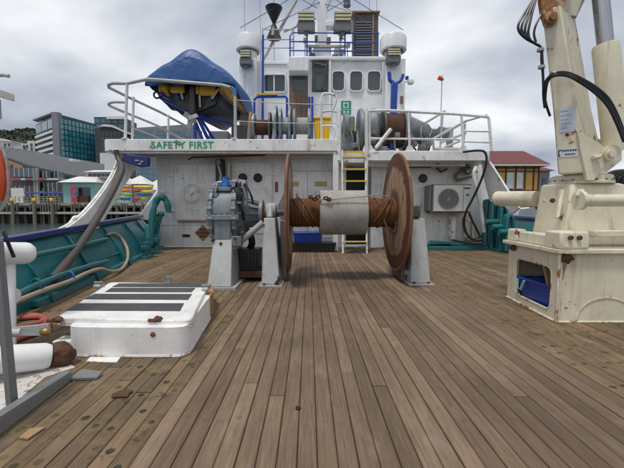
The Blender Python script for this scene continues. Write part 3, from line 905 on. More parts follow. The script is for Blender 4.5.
# ---- ladder to the upper deck
ld = thing('ladder', 'steep white ladder with yellow edged treads up to the upper deck', 'ladder', G(355, 254))
gz = G(355, 253.5).y
def lad(px, t):                # t 0 foot .. 1 top
    D = gz + (DL+.05-gz)*t
    z = 0 + (ZR1+.02)*t
    return Vector((XP(px, 7.9), D, z))
for px in (343, 367):
    MB().tube([lad(px,0), lad(px,1)], .022, 8).build('stile', 'white_paint', ld)
for k in range(1, 9):
    t = k/8.6
    a, b2 = lad(343, t), lad(367, t)
    tr = MB().box(a.x, b2.x, a.y-.05, a.y+.10, a.z-.02, a.z).build('tread', 'teal' if k == 8 else 'white_paint', ld)
    MB().box(a.x, b2.x, a.y-.062, a.y-.051, a.z-.022, a.z+.006).build('nosing', 'yellow', tr)

# ---- bins by the locker doors
g = G(317, 252.5)
cr_ = thing('crate', 'long black plastic crate on the deck in front of the locker doors', 'crate', g)
xa_, xb2 = XP(290, g.y), XP(336, g.y)
MB().hexa([(xa_+.03,g.y+.03,0),(xb2-.03,g.y+.03,0),(xb2-.03,g.y+.5,0),(xa_+.03,g.y+.5,0)], [(xa_,g.y,.20),(xb2,g.y,.20),(xb2,g.y+.53,.20),(xa_,g.y+.53,.20)]).build('tub', 'crate_black', cr_, bev=.012)
MB().box(xa_-.01, xb2+.01, g.y-.012, g.y+.54, .202, .225).build('rim', 'crate_black', cr_)
bb = thing('bin', 'blue plastic bin on top of the long black crate', 'bin', (g.x, g.y, .226))
xa_, xb2 = XP(293, g.y), XP(322.5, g.y)
MB().hexa([(xa_+.03,g.y+.04,.226),(xb2-.03,g.y+.04,.226),(xb2-.03,g.y+.42,.226),(xa_+.03,g.y+.42,.226)], [(xa_,g.y,.43),(xb2,g.y,.43),(xb2,g.y+.46,.43),(xa_,g.y+.46,.43)]).build('tub', 'blue_plastic', bb, bev=.012)
MB().box(xa_-.02, xb2+.02, g.y-.015, g.y+.475, .431, .465).build('lid', 'blue_plastic', bb, bev=.008)

# ================================================================== WHEELHOUSE
DH = 11.3
wh = thing('wheelhouse', 'white wheelhouse with dark windows and brown door above the deckhouse', 'wheelhouse', (.3, DH, ZR1))
ztop = ZY(61, DH)
X0, X1 = XP(262, DH), XP(384, DH)
MB().box(XP(240,DH), X1+.3, DH, DH+3.2, ZR1-.4, ztop).build('wall', 'white_house', wh, bev=.02)
MB().box(XP(291,DH), XP(383,DH), DH-.12, DH+3.0, ztop-.001, ztop+.10).build('roof_edge', 'white_house', wh, bev=.02)
def hp(px0, py0, px1, py1, name, mat, proud=.03, r=.04, D=DH, parent=None, bev=.005): return panel(px0, py0, px1, py1, name, mat, proud, r, D, parent or wh, bev)
def hwin(px0, py0, px1, py1, r=.10, name='window', mull=None):
    a, b_ = W(px0, py1, DH), W(px1, py0, DH)
    w = .035
    o = rrect(a.x-w, b_.x+w, a.z-w, b_.z+w, r+w); i = rrect(a.x, b_.x, a.z, b_.z, r)
    f = MB().ring_plate([(x, DH-.06, z) for x, z in o], [(x, DH-.06, z) for x, z in i], (0, .059, 0)).build(name, 'white_house', wh)
    MB().prism([(x, DH-.012, z) for x, z in i], (0, .011, 0)).build('pane', 'ship_glass', f)
    if mull:
        c = XP(mull, DH); MB().box(c-.02, c+.02, DH-.028, DH-.0125, a.z, b_.z).build('mullion', 'white_house', f)
for (p0, p1) in ((332.5, 344), (350, 362), (367.5, 380)): hwin(p0, 72, p1, 91)
hwin(264.5, 75.5, 285, 92, .05, mull=275)
d = hp(289.5, 71, 308, 126, 'door', 'wood_door', .05, .03)
frame(289.5, 71, 308, 126, .04, 'door_frame', 'white_house', .06, .03, DH, wh)
hp(292, 74.5, 305.5, 91, 'door_window', 'ship_glass', .008, .03, DH-.051, d, 0)
for px in (292, 297, 302): hp(px, 95, px+3.6, 122, 'door_board', 'wood_door', .01, .01, DH-.051, d)
a, b2 = W(288.5, 70, DH-.5), W(309, 56, DH-.5)
MB().box(a.x, b2.x, DH-.45, DH-.001, a.z, b2.z).build('porch_box', 'white_house', wh, bev=.02)
# dark recess with equipment
hp(312, 61, 328, 92, 'recess_panel', 'dark_steel', .04, .02)
hp(316, 74, 326, 90, 'recess_window', 'ship_glass', .02, .02, DH-.041)
for (p, q) in (((327,62),(322,88)), ((314,63),(326,66))):
    MB().tube([W(*p, DH-.14), W(*q, DH-.14)], .03, 6).build('recess_pipe', 'dark_steel', wh)
hp(328.5, 61, 331, 125, 'pilaster', 'white_house', .1, .01)
# green sign with white pictogram, frame above and arrow field below
gs = hp(341, 101, 351, 114.5, 'green_sign', 'green_sign', .015, .01, bev=0)
hp(343.2, 102.5, 348.8, 107.8, 'pictogram', 'sticker', .004, .005, DH-.016, gs, 0)
hp(344.3, 103.6, 347.7, 106.7, 'pictogram_symbol', 'green_sign', .004, .03, DH-.021, gs, 0)
hp(342, 109, 350, 109.6, 'sign_rule', 'sticker', .004, .001, DH-.016, gs, 0)
for px in (343.2, 347): hp(px, 110.8, px+2, 113, 'pictogram', 'sticker', .004, .001, DH-.016, gs, 0)
hp(362, 95, 384, 118, 'raised_panel', 'white_house', .03, .02)
# side ventilator towers with round caps
for (pa, pb, cpa, cpb, pt, px0, pyc) in ((240.5, 258, 236, 261.5, 27, 249, 45), (384, 403, 380, 406.5, 27, 393.5, 44)):
    D = DH-.35
    a, b2 = XP(pa, D), XP(pb, D)
    tw = MB().box(a, b2, D, D+.8, ZR1, ZY(58, D)).build('vent_tower', 'white_house', wh, bev=.03)
    cx = (XP(cpa, D)+XP(cpb, D))/2; r = (XP(cpb, D)-XP(cpa, D))/2
    z0, z1 = ZY(46, D), ZY(30, D)
    MB().lathe([(0, r*.62), (.6, r*.62)], (cx, D+.4, ZY(60,D)), (0,0,1), 24).build('vent_neck', 'white_house', tw)
    MB().lathe([(0, r*.8), (.02, r), (z1-z0-.10, r), (z1-z0-.03, r*.93), (z1-z0, r*.7)], (cx, D+.4, z0), (0,0,1), 32).build('vent_cap', 'white_house', tw)
    MB().lathe([(0, r*.78), (.03, r*.78)], (cx, D+.4, z0-.03), (0,0,1), 24).build('vent_mesh', 'grey_lamp', tw)
c = W(243, 84, DH-.37)
MB().tube([c+Vector((.0,-.05,-.3)), c+Vector((0,-.05,.28)), c+Vector((.16,-.05,.28)), c+Vector((.16,-.05,-.3))], .018, 6, closed=True).build('grab_rail', 'white_house', wh)
MB().box(XP(398.5,DH-.4), XP(401,DH-.4), DH-.42, DH-.352, ZY(103,DH-.4), ZY(96,DH-.4)).build('side_lamp', 'wood_door', wh)
MB().tube([W(402,82,DH-.2), W(407,82,DH-.2), W(407,79,DH-.2)], .02, 6).build('side_light_bracket', 'white_house', wh)
MB().box(XP(404,DH), XP(409,DH), DH-.3, DH-.1, ZY(84,DH-.2), ZY(80,DH-.2)).build('side_light', 'white_house', wh, bev=.02)
MB().lathe([(0,.05),(.09,.05)], W(407,79.5,DH-.2), (0,0,1), 10).build('side_lens', 'ink', wh)
# drain pipe and conduits on the front
MB().tube([W(383,62,DH-.08), W(383,118,DH-.08)], .025, 6).build('conduit', 'white_house', wh)
MB().tube([W(358,112,DH-.2), W(358,108,DH-.2), W(354,109,DH-.2)], .018, 6).build('conduit', 'white_house', wh)

# ---- flood lights
def flood(px0, px1, py0, py1, D, label):
    a, b2 = W(px0, py1, D), W(px1, py0, D)
    f = thing('flood_light', label, 'flood light', (a.x/2+b2.x/2, D, a.z), 'flood lights on the wheelhouse')
    h = b2.z-a.z
    MB().box(a.x, b2.x, D, D+.25, a.z, a.z+h*.45).build('ballast_box', 'grey_lamp', f, bev=.012)
    MB().box(a.x+.02, b2.x-.02, D+.03, D+.25, a.z+h*.451, b2.z).build('reflector', 'grey_lamp', f, bev=.008)
    for k in range(3):
        z = a.z + h*(.49+.17*k)
        MB().box(a.x+.03, b2.x-.03, D-.03, D+.029, z, z+h*.11).build('lamp_bar', 'lamp_cream', f, bev=.006)
    MB().box(a.x+(b2.x-a.x)*.4, a.x+(b2.x-a.x)*.6, D+.05, D+.14, a.z-.10, a.z-.001).build('bracket', 'grey_lamp', f)
    return f
flood(297.5, 315, 10, 30.5, DH-.2, 'flood light on the wheelhouse roof just left of the mast')
flood(334, 352, 10, 30.5, DH-.2, 'flood light on the wheelhouse roof just right of the mast')
flood(239.5, 251, 49.5, 64, DH-.62, 'flood light fixed to the left ventilator tower')
flood(387, 401, 48, 62, DH-.62, 'flood light fixed to the right ventilator tower')

# ---- roof gear: mast, black panel, rails
ms = thing('mast', 'white lattice mast rising from the wheelhouse roof', 'mast', (XP(322,DH+.5), DH+.5, ztop))
D = DH+.6
MB().hexa([(XP(316.5,D),D,ztop+.1),(XP(327,D),D,ztop+.1),(XP(327,D),D+.3,ztop+.1),(XP(316.5,D),D+.3,ztop+.1)],
          [(XP(318.5,D),D,ZY(-40,D)),(XP(326,D),D,ZY(-40,D)),(XP(326,D),D+.25,ZY(-40,D)),(XP(318.5,D),D+.25,ZY(-40,D))]).build('post', 'white_house', ms, bev=.02)
for (p, q, r) in (((262,62),(300,-6),.05), ((284,32),(316,18),.03), ((300,-2),(317,8),.02), ((326,12),(350,-3),.02), ((327,24),(345,40),.03), ((333,-5),(325,14),.02)):
    MB().tube([W(*p, D+.1), W(*q, D+.1)], r, 6).build('brace', 'galv', ms)
MB().box(XP(325,D), XP(333,D), D-.05, D+.3, ZY(27,D), ZY(21,D)).build('mast_box', 'white_house', ms, bev=.02)
MB().lathe([(0,.02),(.05,.12),(.25,.1),(.35,.16),(.5,.05)], W(347,8,D), (0,0,1), 14).build('horn', 'grey_lamp', ms)
MB().box(XP(305,D), XP(345,D), D-.35, D-.25, ZY(47.5,D-.3), ZY(45.5,D-.3)).build('yard', 'lamp_cream', ms)
MB().box(XP(313,D), XP(330,D), D-.3, D-.001, ztop+.1, ZY(52,D)).build('mast_foot', 'white_house', ms, bev=.02)
for (px, py) in ((312,56),(335,57)):
    MB().ball(W(px,py,D-.3), .11, 8).build('compass', 'grey_lamp', ms)
MB().box(XP(333,D), XP(338,D), D-.34, D-.1, ztop+.1, ZY(48,D-.3)).build('junction_box', 'galv', ms)
for (p, q) in (((322,-20),(240,28)), ((322,-20),(403,30)), ((324,-10),(380,34)), ((319,-5),(291,33)), ((320,2),(262,30)), ((325,4),(352,12))):
    MB().tube([W(*p, DH+.6), W(*q, DH+.1)], .010, 5).build('stay_wire', 'dark_steel', ms)
for (px, py, w, h) in ((305,40,3,4),(316,38,3,5),(328,40,4,5),(340,36,3,6),(347,45,4,3),(310,50,3,3),(341,52,4,5)):
    MB().box(XP(px-w/2,DH+.35), XP(px+w/2,DH+.35), DH+.3, DH+.5, ZY(py+h/2,DH+.35), ZY(py-h/2,DH+.35)).build('equipment_box', ('white_house','grey_lamp','galv')[px%3], ms, bev=.015)
    MB().tube([(XP(px,DH+.4),DH+.4,ztop), W(px,py,DH+.4)], .018, 6).build('equipment_post', 'galv', ms)
MB().tube([W(287,64,DH-.02), W(262,64,DH-.02)], .014, 6).build('conduit', 'galv', wh)
D = DH+.9
bp = thing('radiator_panel', 'tall black louvred panel on the wheelhouse roof', 'panel', (XP(363,D), D, ztop))
MB().box(XP(352,D), XP(376,D), D+.02, D+.5, ztop, ZY(13,D)).build('frame', 'dark_steel', bp, bev=.02)
for k in range(16):
    z = ztop + .3 + k*(ZY(19,D)-ztop-.35)/16
    MB().box(XP(354,D), XP(369,D), D-.02, D+.019, z, z+.045).build('louvre', 'grey_lamp', bp)
MB().box(XP(370,D), XP(371.5,D), D-.02, D+.019, ztop, ZY(14,D)).build('post', 'rust_streak', bp)
MB().box(XP(350.5,D), XP(377,D), D-.05, D+.5, ZY(13,D)+.002, ZY(11.5,D)).build('cap', 'rust_streak', bp)

def railing(name, label, cat, runs, posts, mat, r=.02, base=None):
    o = thing(name, label, cat, base)
    for p in runs: MB().tube(p, r, 8).build('rail', mat, o)
    for p in posts: MB().tube(p, r*1.05, 8).build('post', mat, o)
    return o
D = DH-.05
railing('roof_railing', 'royal blue pipe railing along the edge of the wheelhouse roof', 'railing',
    [[W(290,60,D), W(290,36,D), W(293,32.5,D), W(378,33.5,D), W(378,33.5,D+1.5)], [W(290,41.5,D), W(378,43,D)], [W(290,50.5,D), W(378,51.5,D)]],
    [[W(px,33,D), (XP(px,D,50),D,ztop+.09)] for px in (307, 345, 378)], 'royal_blue', .022, (XP(334,D), D, ztop))
D = DH+.02
railing('roof_railing', 'thin galvanised railing at the left of the wheelhouse roof', 'railing',
    [[W(262,29.5,D), W(294,29.5,D)], [W(262,39.5,D), W(294,39.5,D)], [W(262,48,D), W(294,48,D)]],
    [[W(262.5,28,D), W(262.5,62,D)], [W(293.5,28,D), W(293.5,62,D)]], 'galv', .018, (XP(278,D), D, ztop))
# day shape: two black cones point to point
c = W(274, 24, DH+.5)
ds = thing('day_shape', 'black double cone day shape hanging over the wheelhouse', 'day shape', c)
MB().lathe([(-.02,.03),(.50,.28)], c, (0,0,1), 20).build('cone', 'black', ds)
MB().lathe([(-.02,.05),(.45,.24)], c, (0,0,-1), 20).build('cone', 'black', ds)
MB().tube([c+Vector((0,0,-1.4)), c+Vector((0,0,2))], .008, 5).build('line', 'rubber', ds)
# antennas
for k, (px, py1, lab) in enumerate(((247, -30, 'thin whip antenna on the left ventilator cap'), (262, -30, 'thin whip antenna left of the black day shape'), (367, -30, 'thin whip antenna above the black roof panel'), (374, -30, 'thin whip antenna at the right edge of the black roof panel'))):
    z0 = ZY(30, DH-.35) if k == 0 else (ztop if k == 1 else ZY(12, DH+.9))
    D = DH+.05 if k == 0 else (DH+.2 if k == 1 else DH+1.1)
    tag(MB().tube([(XP(px,D), D, z0), (XP(px,D), D, ZY(py1,D))], .012, 6).build('antenna', 'galv'), lab, 'antenna', 'whip antennas')

# tall blue pole left of the wheelhouse door with hand rail
D = DH-.5
tag(MB().tube([(XP(263,D), D, ZL1), W(263,35,D)], .035, 10).build('blue_pole', 'royal_blue'), 'royal blue pole standing left of the wheelhouse window', 'pole')
hr = thing('hand_rail', 'royal blue hand rail beside the wheelhouse door', 'hand rail', (XP(275,D-.5), D-.5, ZL1))
D = DH-1.0
MB().tube([W(254.5,99.5,D), W(257,97,D), W(285,96.5,D), W(287,98,D), (XP(287.5,D),D,ZL1)], .035, 8).build('rail', 'royal_blue', hr)
MB().box(XP(258,D), XP(278,D), D-.06, D+.02, ZY(96.5,D)+.035, ZY(96.5,D)+.075).build('wooden_grip', 'yellow', hr)
MB().tube([W(254.5,99.5,D), (XP(254.5,D),D,ZL1)], .03, 8).build('post', 'royal_blue', hr)
D = DH-.6
for px in (309.3, 312.3):
    tag(MB().tube([(XP(px,D), D, ZL1), W(px,97,D)], .035, 8).build('blue_post', 'royal_blue'), 'royal blue post %s of the pair right of the brown door' % ('left' if px < 310 else 'right'), 'post')
# blue davit with forked head on the starboard side
D = 9.0
dv = thing('davit', 'royal blue forked davit post in front of the right ventilator tower', 'davit', (XP(393.5,D), D, ZR1))
MB().obox((W(392,150,D)+W(394.5,83,D))*.5, (.075,0,0), (0,.06,0), (W(394.5,83,D)-W(392,150,D))*.5).build('post', 'royal_blue', dv, bev=.012)
MB().tube(smoothline([W(394.5,84,D), W(390,80,D), W(389.5,75,D), W(389,72,D)], 4), [.05]*12+[.035], 8).build('fork_arm', 'royal_blue', dv)
MB().tube(smoothline([W(394.5,84,D), W(400,81,D), W(402.5,77,D), W(403,74,D)], 4), [.04]*12+[.025], 8).build('fork_arm', 'royal_blue', dv)

# ================================================================== UPPER DECK RAILS
D = DL+.05
prr = thing('railing', 'white pipe railing round the left corner of the upper deck', 'railing', (XP(160,D), D, ZL1))
cs = [W(235.5,140,D), W(235,97,D), W(233.5,90,D), W(229,87,D), W(222,85.2,D), W(160,80,D), W(147,79.2,D), W(127,83.5,D), W(113,83.2,D), W(108.5,84.8,D+.05), W(109,87.5,D+.2), W(128,97,9.3), W(160,112,10.2), W(190,128,11.2)]
MB().tube(cs, .036, 10).build('top_rail', 'galv', prr)
MB().tube(smoothline([W(127,102.5,D), W(116,102,D), W(110,103,D), W(109.5,105.5,D+.1), W(119,110,8.7), W(130,114.5,9.0), W(160,127,9.9), W(186,141,10.8)], 3), .030, 8).build('mid_rail', 'galv', prr)
MB().tube([W(131,127,9.0), W(160,138,9.9)], .024, 8).build('low_rail', 'galv', prr)
for (px, py, D_) in ((127,83,D), (133.5,97,9.05), (168.5,115,10.2)):
    MB().tube([W(px,py,D_), (XP(px+.8,D_),D_,ZL1)], .034, 8).build('post', 'white_paint', prr)
MB().lathe([(0,.08),(.03,.08)], (XP(127.8,D), D, ZL1), (0,0,1), 12).build('post_foot', 'white_paint', prr)
MB().lathe([(0,.07),(.03,.07)], (XP(235.5,D), D, ZL1), (0,0,1), 12).build('post_foot', 'white_paint', prr)
MB().tube([W(235.2,95,D-.01), W(234,89.5,D-.01), W(231,87,D-.01)], .042, 8).build('tape_wrap', 'blue_cap', prr)
# chain wires to the ladder head
wr2 = thing('guard_wires', 'thin guard wires between the left railing and the ladder head', 'guard wires', (XP(280,D), D, ZL1))
for (y0, y1) in ((100, 104.5), (121, 123)):
    MB().tube([W(235.5+ (336-235.5)*t, y0+(y1-y0)*t + 3*4*t*(1-t)*.4, D) for t in [k/10 for k in range(11)]], .010, 5).build('wire', 'galv', wr2)
lh = thing('ladder_handrail', 'white curved handrails at the head of the ladder', 'handrail', (XP(330,D), D, ZL1))
MB().tube(smoothline([(XP(321.5,D),D,ZL1), W(321.5,110,D), W(322,96,D), W(326,93.5,D), W(333,94.5,D), W(336.5,97.5,D), W(335,104,D), W(332.5,110,D)], 4), .028, 8).build('handrail', 'white_paint', lh)
MB().tube(smoothline([W(322,112,D), W(330,111,D), W(337,112,D)], 4), .024, 8).build('handrail', 'white_paint', lh)
MB().tube(smoothline([W(322,126,D), W(331,126,D), W(335,131,D), W(333,139,D)], 4), .024, 8).build('handrail', 'white_paint', lh)
MB().tube([(XP(339,D-.03),D-.03,ZR0), W(339,111,D-.03)], .045, 10).build('newel', 'white_paint', lh)
MB().tube([(XP(366.5,D-.03),D-.03,.9), W(366.5,109,D-.03)], .04, 10).build('newel', 'white_paint', lh)
# starboard railing
D = DL+.08
sr = thing('railing', 'white pipe railing along the front of the right upper deck', 'railing', (XP(430,D), D, ZR1))
MB().tube([W(366,111,D), W(388,110.5,D), W(455,114,D), W(488,117,D), W(489,119,D), (XP(489.3,D),D,ZR1)], .034, 8).build('top_rail', 'white_paint', sr)
MB().tube([W(369,138.5,D), W(460,139.5,D)], .024, 8).build('mid_rail', 'white_paint', sr)
MB().tube([W(462,131,D), W(489,131.5,D)], .022, 8).build('mid_rail', 'white_paint', sr)
MB().tube([W(462,141.5,D), W(489,142.5,D)], .022, 8).build('mid_rail', 'white_paint', sr)
for px, py in ((369,111), (408.5,112.5), (461.5,115)):
    MB().tube([W(px,py,D), (XP(px,D),D,ZR1)], .030, 8).build('post', 'white_paint', sr)
    MB().prism([(XP(px,D)-.10,D-.02,ZR1),(XP(px,D)+.10,D-.02,ZR1),(XP(px,D)+.05,D-.02,ZR1+.12),(XP(px,D)-.05,D-.02,ZR1+.12)], (0,.03,0)).build('post_foot', 'white_paint', sr)
MB().tube([W(376,148,D-.03), W(391,129,D-.03)], .045, 8).build('brace', 'white_paint', sr)
gw = thing('folded_gangway', 'folded galvanised gangway rails behind the right railing', 'gangway', (XP(450,9), 9, ZR1))
D = 9.0
for (p, q, r) in (((425,123),(445,111),.03), ((433,139),(466,121),.035), ((440,143),(466,133),.03), ((440,150),(443,111),.025), ((425,123),(426,129),.03), ((445,147),(460,141),.03), ((463,149),(465,124),.03), ((433,139),(434,150),.03), ((434,149),(464,149),.04), ((466,121),(487,115),.025)):
    MB().tube([W(*p, D), W(*q, D)], r, 8).build('gangway_rail', 'galv', gw)
MB().box(XP(447,D), XP(453,D), D+.1, D+.2, ZR1, ZY(126,D)).build('gangway_box', 'galv', gw, bev=.02)

# ---- yellow bin
D = 8.75
a, b2 = W(314, 141, D), W(330.5, 119, D)
yb = thing('bin', 'yellow plastic bin standing at the head of the ladder', 'bin', ((a.x+b2.x)/2, D, ZL1))
MB().hexa([(a.x+.04,D+.03,ZL1),(b2.x-.04,D+.03,ZL1),(b2.x-.04,D+.4,ZL1),(a.x+.04,D+.4,ZL1)], [(a.x,D,b2.z),(b2.x,D,b2.z),(b2.x,D+.43,b2.z),(a.x,D+.43,b2.z)]).build('tub', 'bin_yellow', yb, bev=.02)
MB().box(a.x-.02, b2.x+.02, D-.02, D+.45, b2.z+.001, b2.z+.06).build('lid', 'bin_yellow', yb, bev=.015)
for px in (318.5, 322.5, 326.5):
    MB().box(XP(px,D)-.015, XP(px,D)+.015, D-.006, D+.06, ZL1+.1, b2.z-.06).build('rib', 'bin_yellow', yb)

# ---- winches on the port upper deck
def drum_winch(label, px0, px1, D, pyc, R_, mats, fl, zb):
    c = W((px0+px1)/2, pyc, D); x0, x1 = XP(px0, D), XP(px1, D)
    o = thing('drum_winch', label, 'winch', (c.x, D, zb), 'winches on the upper deck')
    for k, t in enumerate(fl):
        x = x0 + (x1-x0)*t[0]
        MB().lathe([(-.07,R_*t[1]*.35),(-.035,R_*t[1]*.42),(-.03,R_*t[1]*.9),(-.025,R_*t[1]),(.025,R_*t[1]),(.03,R_*t[1]*.9)], (x, D, c.z), (1,0,0), 32).build('flange', t[2], o)
        for q in range(6):
            a = 2*PI*q/6
            MB().obox((x, D+R_*t[1]*.5*math.cos(a), c.z+R_*t[1]*.5*math.sin(a)), (.03,0,0), (0,R_*t[1]*.4*math.cos(a),R_*t[1]*.4*math.sin(a)), (0,-.02*math.sin(a),.02*math.cos(a))).build('spoke', t[2], o)
    MB().lathe([(0,R_*.42),(x1-x0,R_*.42)], (x0, D, c.z), (1,0,0), 24).build('drum', mats[0], o)
    mbw = MB()
    n = int((x1-x0)/.035)
    for k in range(n):
        x = x0 + .02 + k*.035
        mbw.tube([(x, D+R_*.46*math.cos(2*PI*i/20), c.z+R_*.46*math.sin(2*PI*i/20)) for i in range(20)], .018, 5, closed=True)
    mbw.build('wire_rope', mats[1], o)
    for x in (x0-.06, x1+.06):
        MB().hexa([(x-.04,D-.3,zb),(x+.04,D-.3,zb),(x+.04,D+.3,zb),(x-.04,D+.3,zb)], [(x-.03,D-.08,c.z+.1),(x+.03,D-.08,c.z+.1),(x+.03,D+.08,c.z+.1),(x-.03,D+.08,c.z+.1)]).build('side_frame', 'machine_blue', o, bev=.01)
    MB().box(x0-.15, x1+.15, D-.34, D-.22, zb, zb+.06).build('base_beam', 'teal', o)
    return o
drum_winch('small winch with a rusty flange on the left upper deck beside the boat', 253, 273, 9.0, 127.5, .38, ('dark_steel','rust_dark'), ((0,1,'rust_streak'),(.12,.9,'blue_grey'),(.9,.95,'dark_steel')), ZL1)
drum_winch('blue grey winch with pale rope in the middle of the left upper deck', 277, 309, 8.95, 126, .42, ('blue_grey','galv'), ((0,1.15,'blue_grey'),(.14,1.0,'blue_grey'),(.42,1.1,'blue_grey'),(.56,1.0,'machine_blue'),(1,1.0,'blue_grey')), ZL1)
# dark machinery box under the boat
tag(MB().box(XP(234,9.3), XP(252,9.3), 9.1, 9.6, ZL1, ZY(127,9.3)).build('machinery_box', 'dark_steel', bev=.03), 'dark machinery box below the covered boat', 'box')
tag(MB().box(XP(212,9.6), XP(231,9.6), 9.4, 9.9, ZL1, ZY(131,9.4)).build('control_box', 'galv', bev=.02), 'pale grey control cabinet below the covered boat', 'cabinet')
# ---- big trawl winch on the starboard upper deck
D = 9.2
tw_ = thing('trawl_winch', 'large blue grey trawl winch on the right upper deck', 'winch', (XP(380,D), D, ZR1))
cz = ZY(131, D)
MB().box(XP(342,D), XP(353,D), D-.25, D+.45, ZR1, ZY(118,D)).build('gear_case', 'machine_blue', tw_, bev=.05)
MB().lathe([(-.05,.14),(.0,.14),(.0,.36),(.10,.36)], (XP(343,D), D, ZY(128,D)), (1,0,0), 24).build('gear_cover', 'machine_blue', tw_)
MB().lathe([(0,.10),(.05,.10)], (XP(349,D), D-.26, ZY(130,D)), (0,-1,0), 16).build('hub_cap', 'brass', tw_)
MB().lathe([(0,.52),(.05,.55),(.09,.55),(.14,.45)], (XP(357,D), D, cz), (1,0,0), 32).build('brake_flange', 'machine_blue', tw_)
MB().lathe([(0,.44),(.10,.50),(.22,.50),(.30,.40)], (XP(365,D), D, cz+.05), (1,0,0), 32).build('motor', 'machine_blue', tw_)
MB().lathe([(0,.22),(1.2,.22)], (XP(372,D), D, cz), (1,0,0), 24).build('drum', 'rust_dark', tw_)
mbw = MB()
for k in range(12):
    x = XP(381,D)+k*.04
    mbw.tube([(x, D+.42*math.cos(2*PI*i/24), cz+.42*math.sin(2*PI*i/24)) for i in range(24)], .024, 5, closed=True)
mbw.lathe([(0,.40),(.48,.40)], (XP(381,D), D, cz), (1,0,0), 24)
mbw.build('wire_rope', 'rust_dark', tw_)
for px, r, m in ((380,.52,'dark_steel'),(400,.50,'machine_blue'),(404,.46,'machine_blue')):
    MB().lathe([(0,r),(.05,r)], (XP(px,D), D, cz), (1,0,0), 32).build('flange', m, tw_)
MB().lathe([(0,.40),(.5,.22),(.6,.12),(.75,.12),(.80,.18),(1.0,.16),(1.05,.1)], (XP(406,D), D, cz-.02), (1,0,-.06), 24).build('warping_head', 'machine_blue', tw_)
for px in (356, 378, 404, 421):
    x = XP(px,D)
    MB().hexa([(x-.05,D-.4,ZR1),(x+.05,D-.4,ZR1),(x+.05,D+.4,ZR1),(x-.05,D+.4,ZR1)], [(x-.04,D-.1,cz),(x+.04,D-.1,cz),(x+.04,D+.1,cz),(x-.04,D+.1,cz)]).build('side_frame', 'machine_blue', tw_, bev=.01)
MB().box(XP(343,D), XP(428,D), D-.4, D-.3, ZR1, ZR1+.06).build('base_beam', 'machine_blue', tw_)
rq = random.Random(5)
for k in range(26):
    px = rq.uniform(343, 428); D_ = 9.2 - rq.uniform(.35,.55); z0 = ZR1 + rq.uniform(.1,.55); x = XP(px, D_)
    if k % 3 == 0: MB().box(x-.06, x+.06, D_-.06, D_+.06, z0-.05, z0+.06).build('valve_box', ('machine_blue','grey_steel','blue_grey')[k%3], tw_, bev=.012)
    elif k % 3 == 1: MB().tube(smoothline([(x,D_,ZR1),(x+rq.uniform(-.1,.1),D_,z0),(x+rq.uniform(-.25,.25),D_+.2,z0+.2)],4), .022, 6).build('pipe', ('rubber','machine_blue','dark_steel')[k%3 if k%2 else 0], tw_)
    else: MB().lathe([(0,.07),(.10,.07),(.10,.03),(.16,.03)], (x,D_,z0), (0,-1,0), 10).build('fitting', 'grey_steel', tw_)
MB().box(XP(341,8.3), XP(364,8.3), DL+.36, DL+.42, ZR1+.002, ZR1+.05).build('toe_board', 'yellow', tw_)

# ================================================================== COVERED RESCUE BOAT
bt = thing('rescue_boat', 'inflatable rescue boat under a blue canvas cover on the left upper deck', 'boat', (-2.75, 9.5, ZL1+.6))
S0, S1 = 8.45, 10.85
BX = -2.76
SHX = .24
def bsec(t):
    """half beam, gunwale z, keel z along the boat"""
    hb = .88 * (1 - max(0, t-.5)**2*1.25)
    gz = ZY(83, 8.45) + .10*t + .35*max(0, t-.6)**1.5
    kz = ZY(112.5, 8.45) + .02*t + .5*max(0, t-.66)**1.6
    return hb, gz, kz
NT_ = 14
vv = []; ff = []
for i in range(NT_+1):
    t = i/NT_; hb, gz, kz = bsec(t); y = S0+.25+(S1-S0-.25)*t
    bx = BX + SHX*t; vv += [(bx-hb*.80, y, gz-.12), (bx-hb*.66, y, kz+(gz-kz)*.38), (bx, y, kz), (bx+hb*.66, y, kz+(gz-kz)*.38), (bx+hb*.80, y, gz-.12)]
for i in range(NT_):
    for k in range(4):
        a = i*5+k; ff.append((a, a+1, a+6, a+5))
    a = i*5; ff.append((a+4, a, a+5, a+9))
ff += [(0,1,2,3,4), tuple(NT_*5+k for k in (4,3,2,1,0))]
MB().add(vv, ff).build('hull', 'boat_black', bt)
# yellow tube round the boat
L_, R__ = [], []
for i in range(NT_+1):
    t = i/NT_; hb, gz, kz = bsec(t); y = S0+(S1-S0)*t
    L_.append(Vector((BX+SHX*t-hb*.82, y, gz-.06))); R__.append(Vector((BX+SHX*t+hb*.82, y, gz-.06)))
loop = L_ + R__[::-1]
MB().tube(loop, [.06,.17]+[.215]*(len(loop)-4)+[.17,.06], 14).build('side_tube', 'boat_yellow', bt)
for q in (L_, R__):
    MB().tube([p+Vector((0,0,-.20)) for p in q], .028, 6).build('rubbing_strake', 'royal_blue', bt)
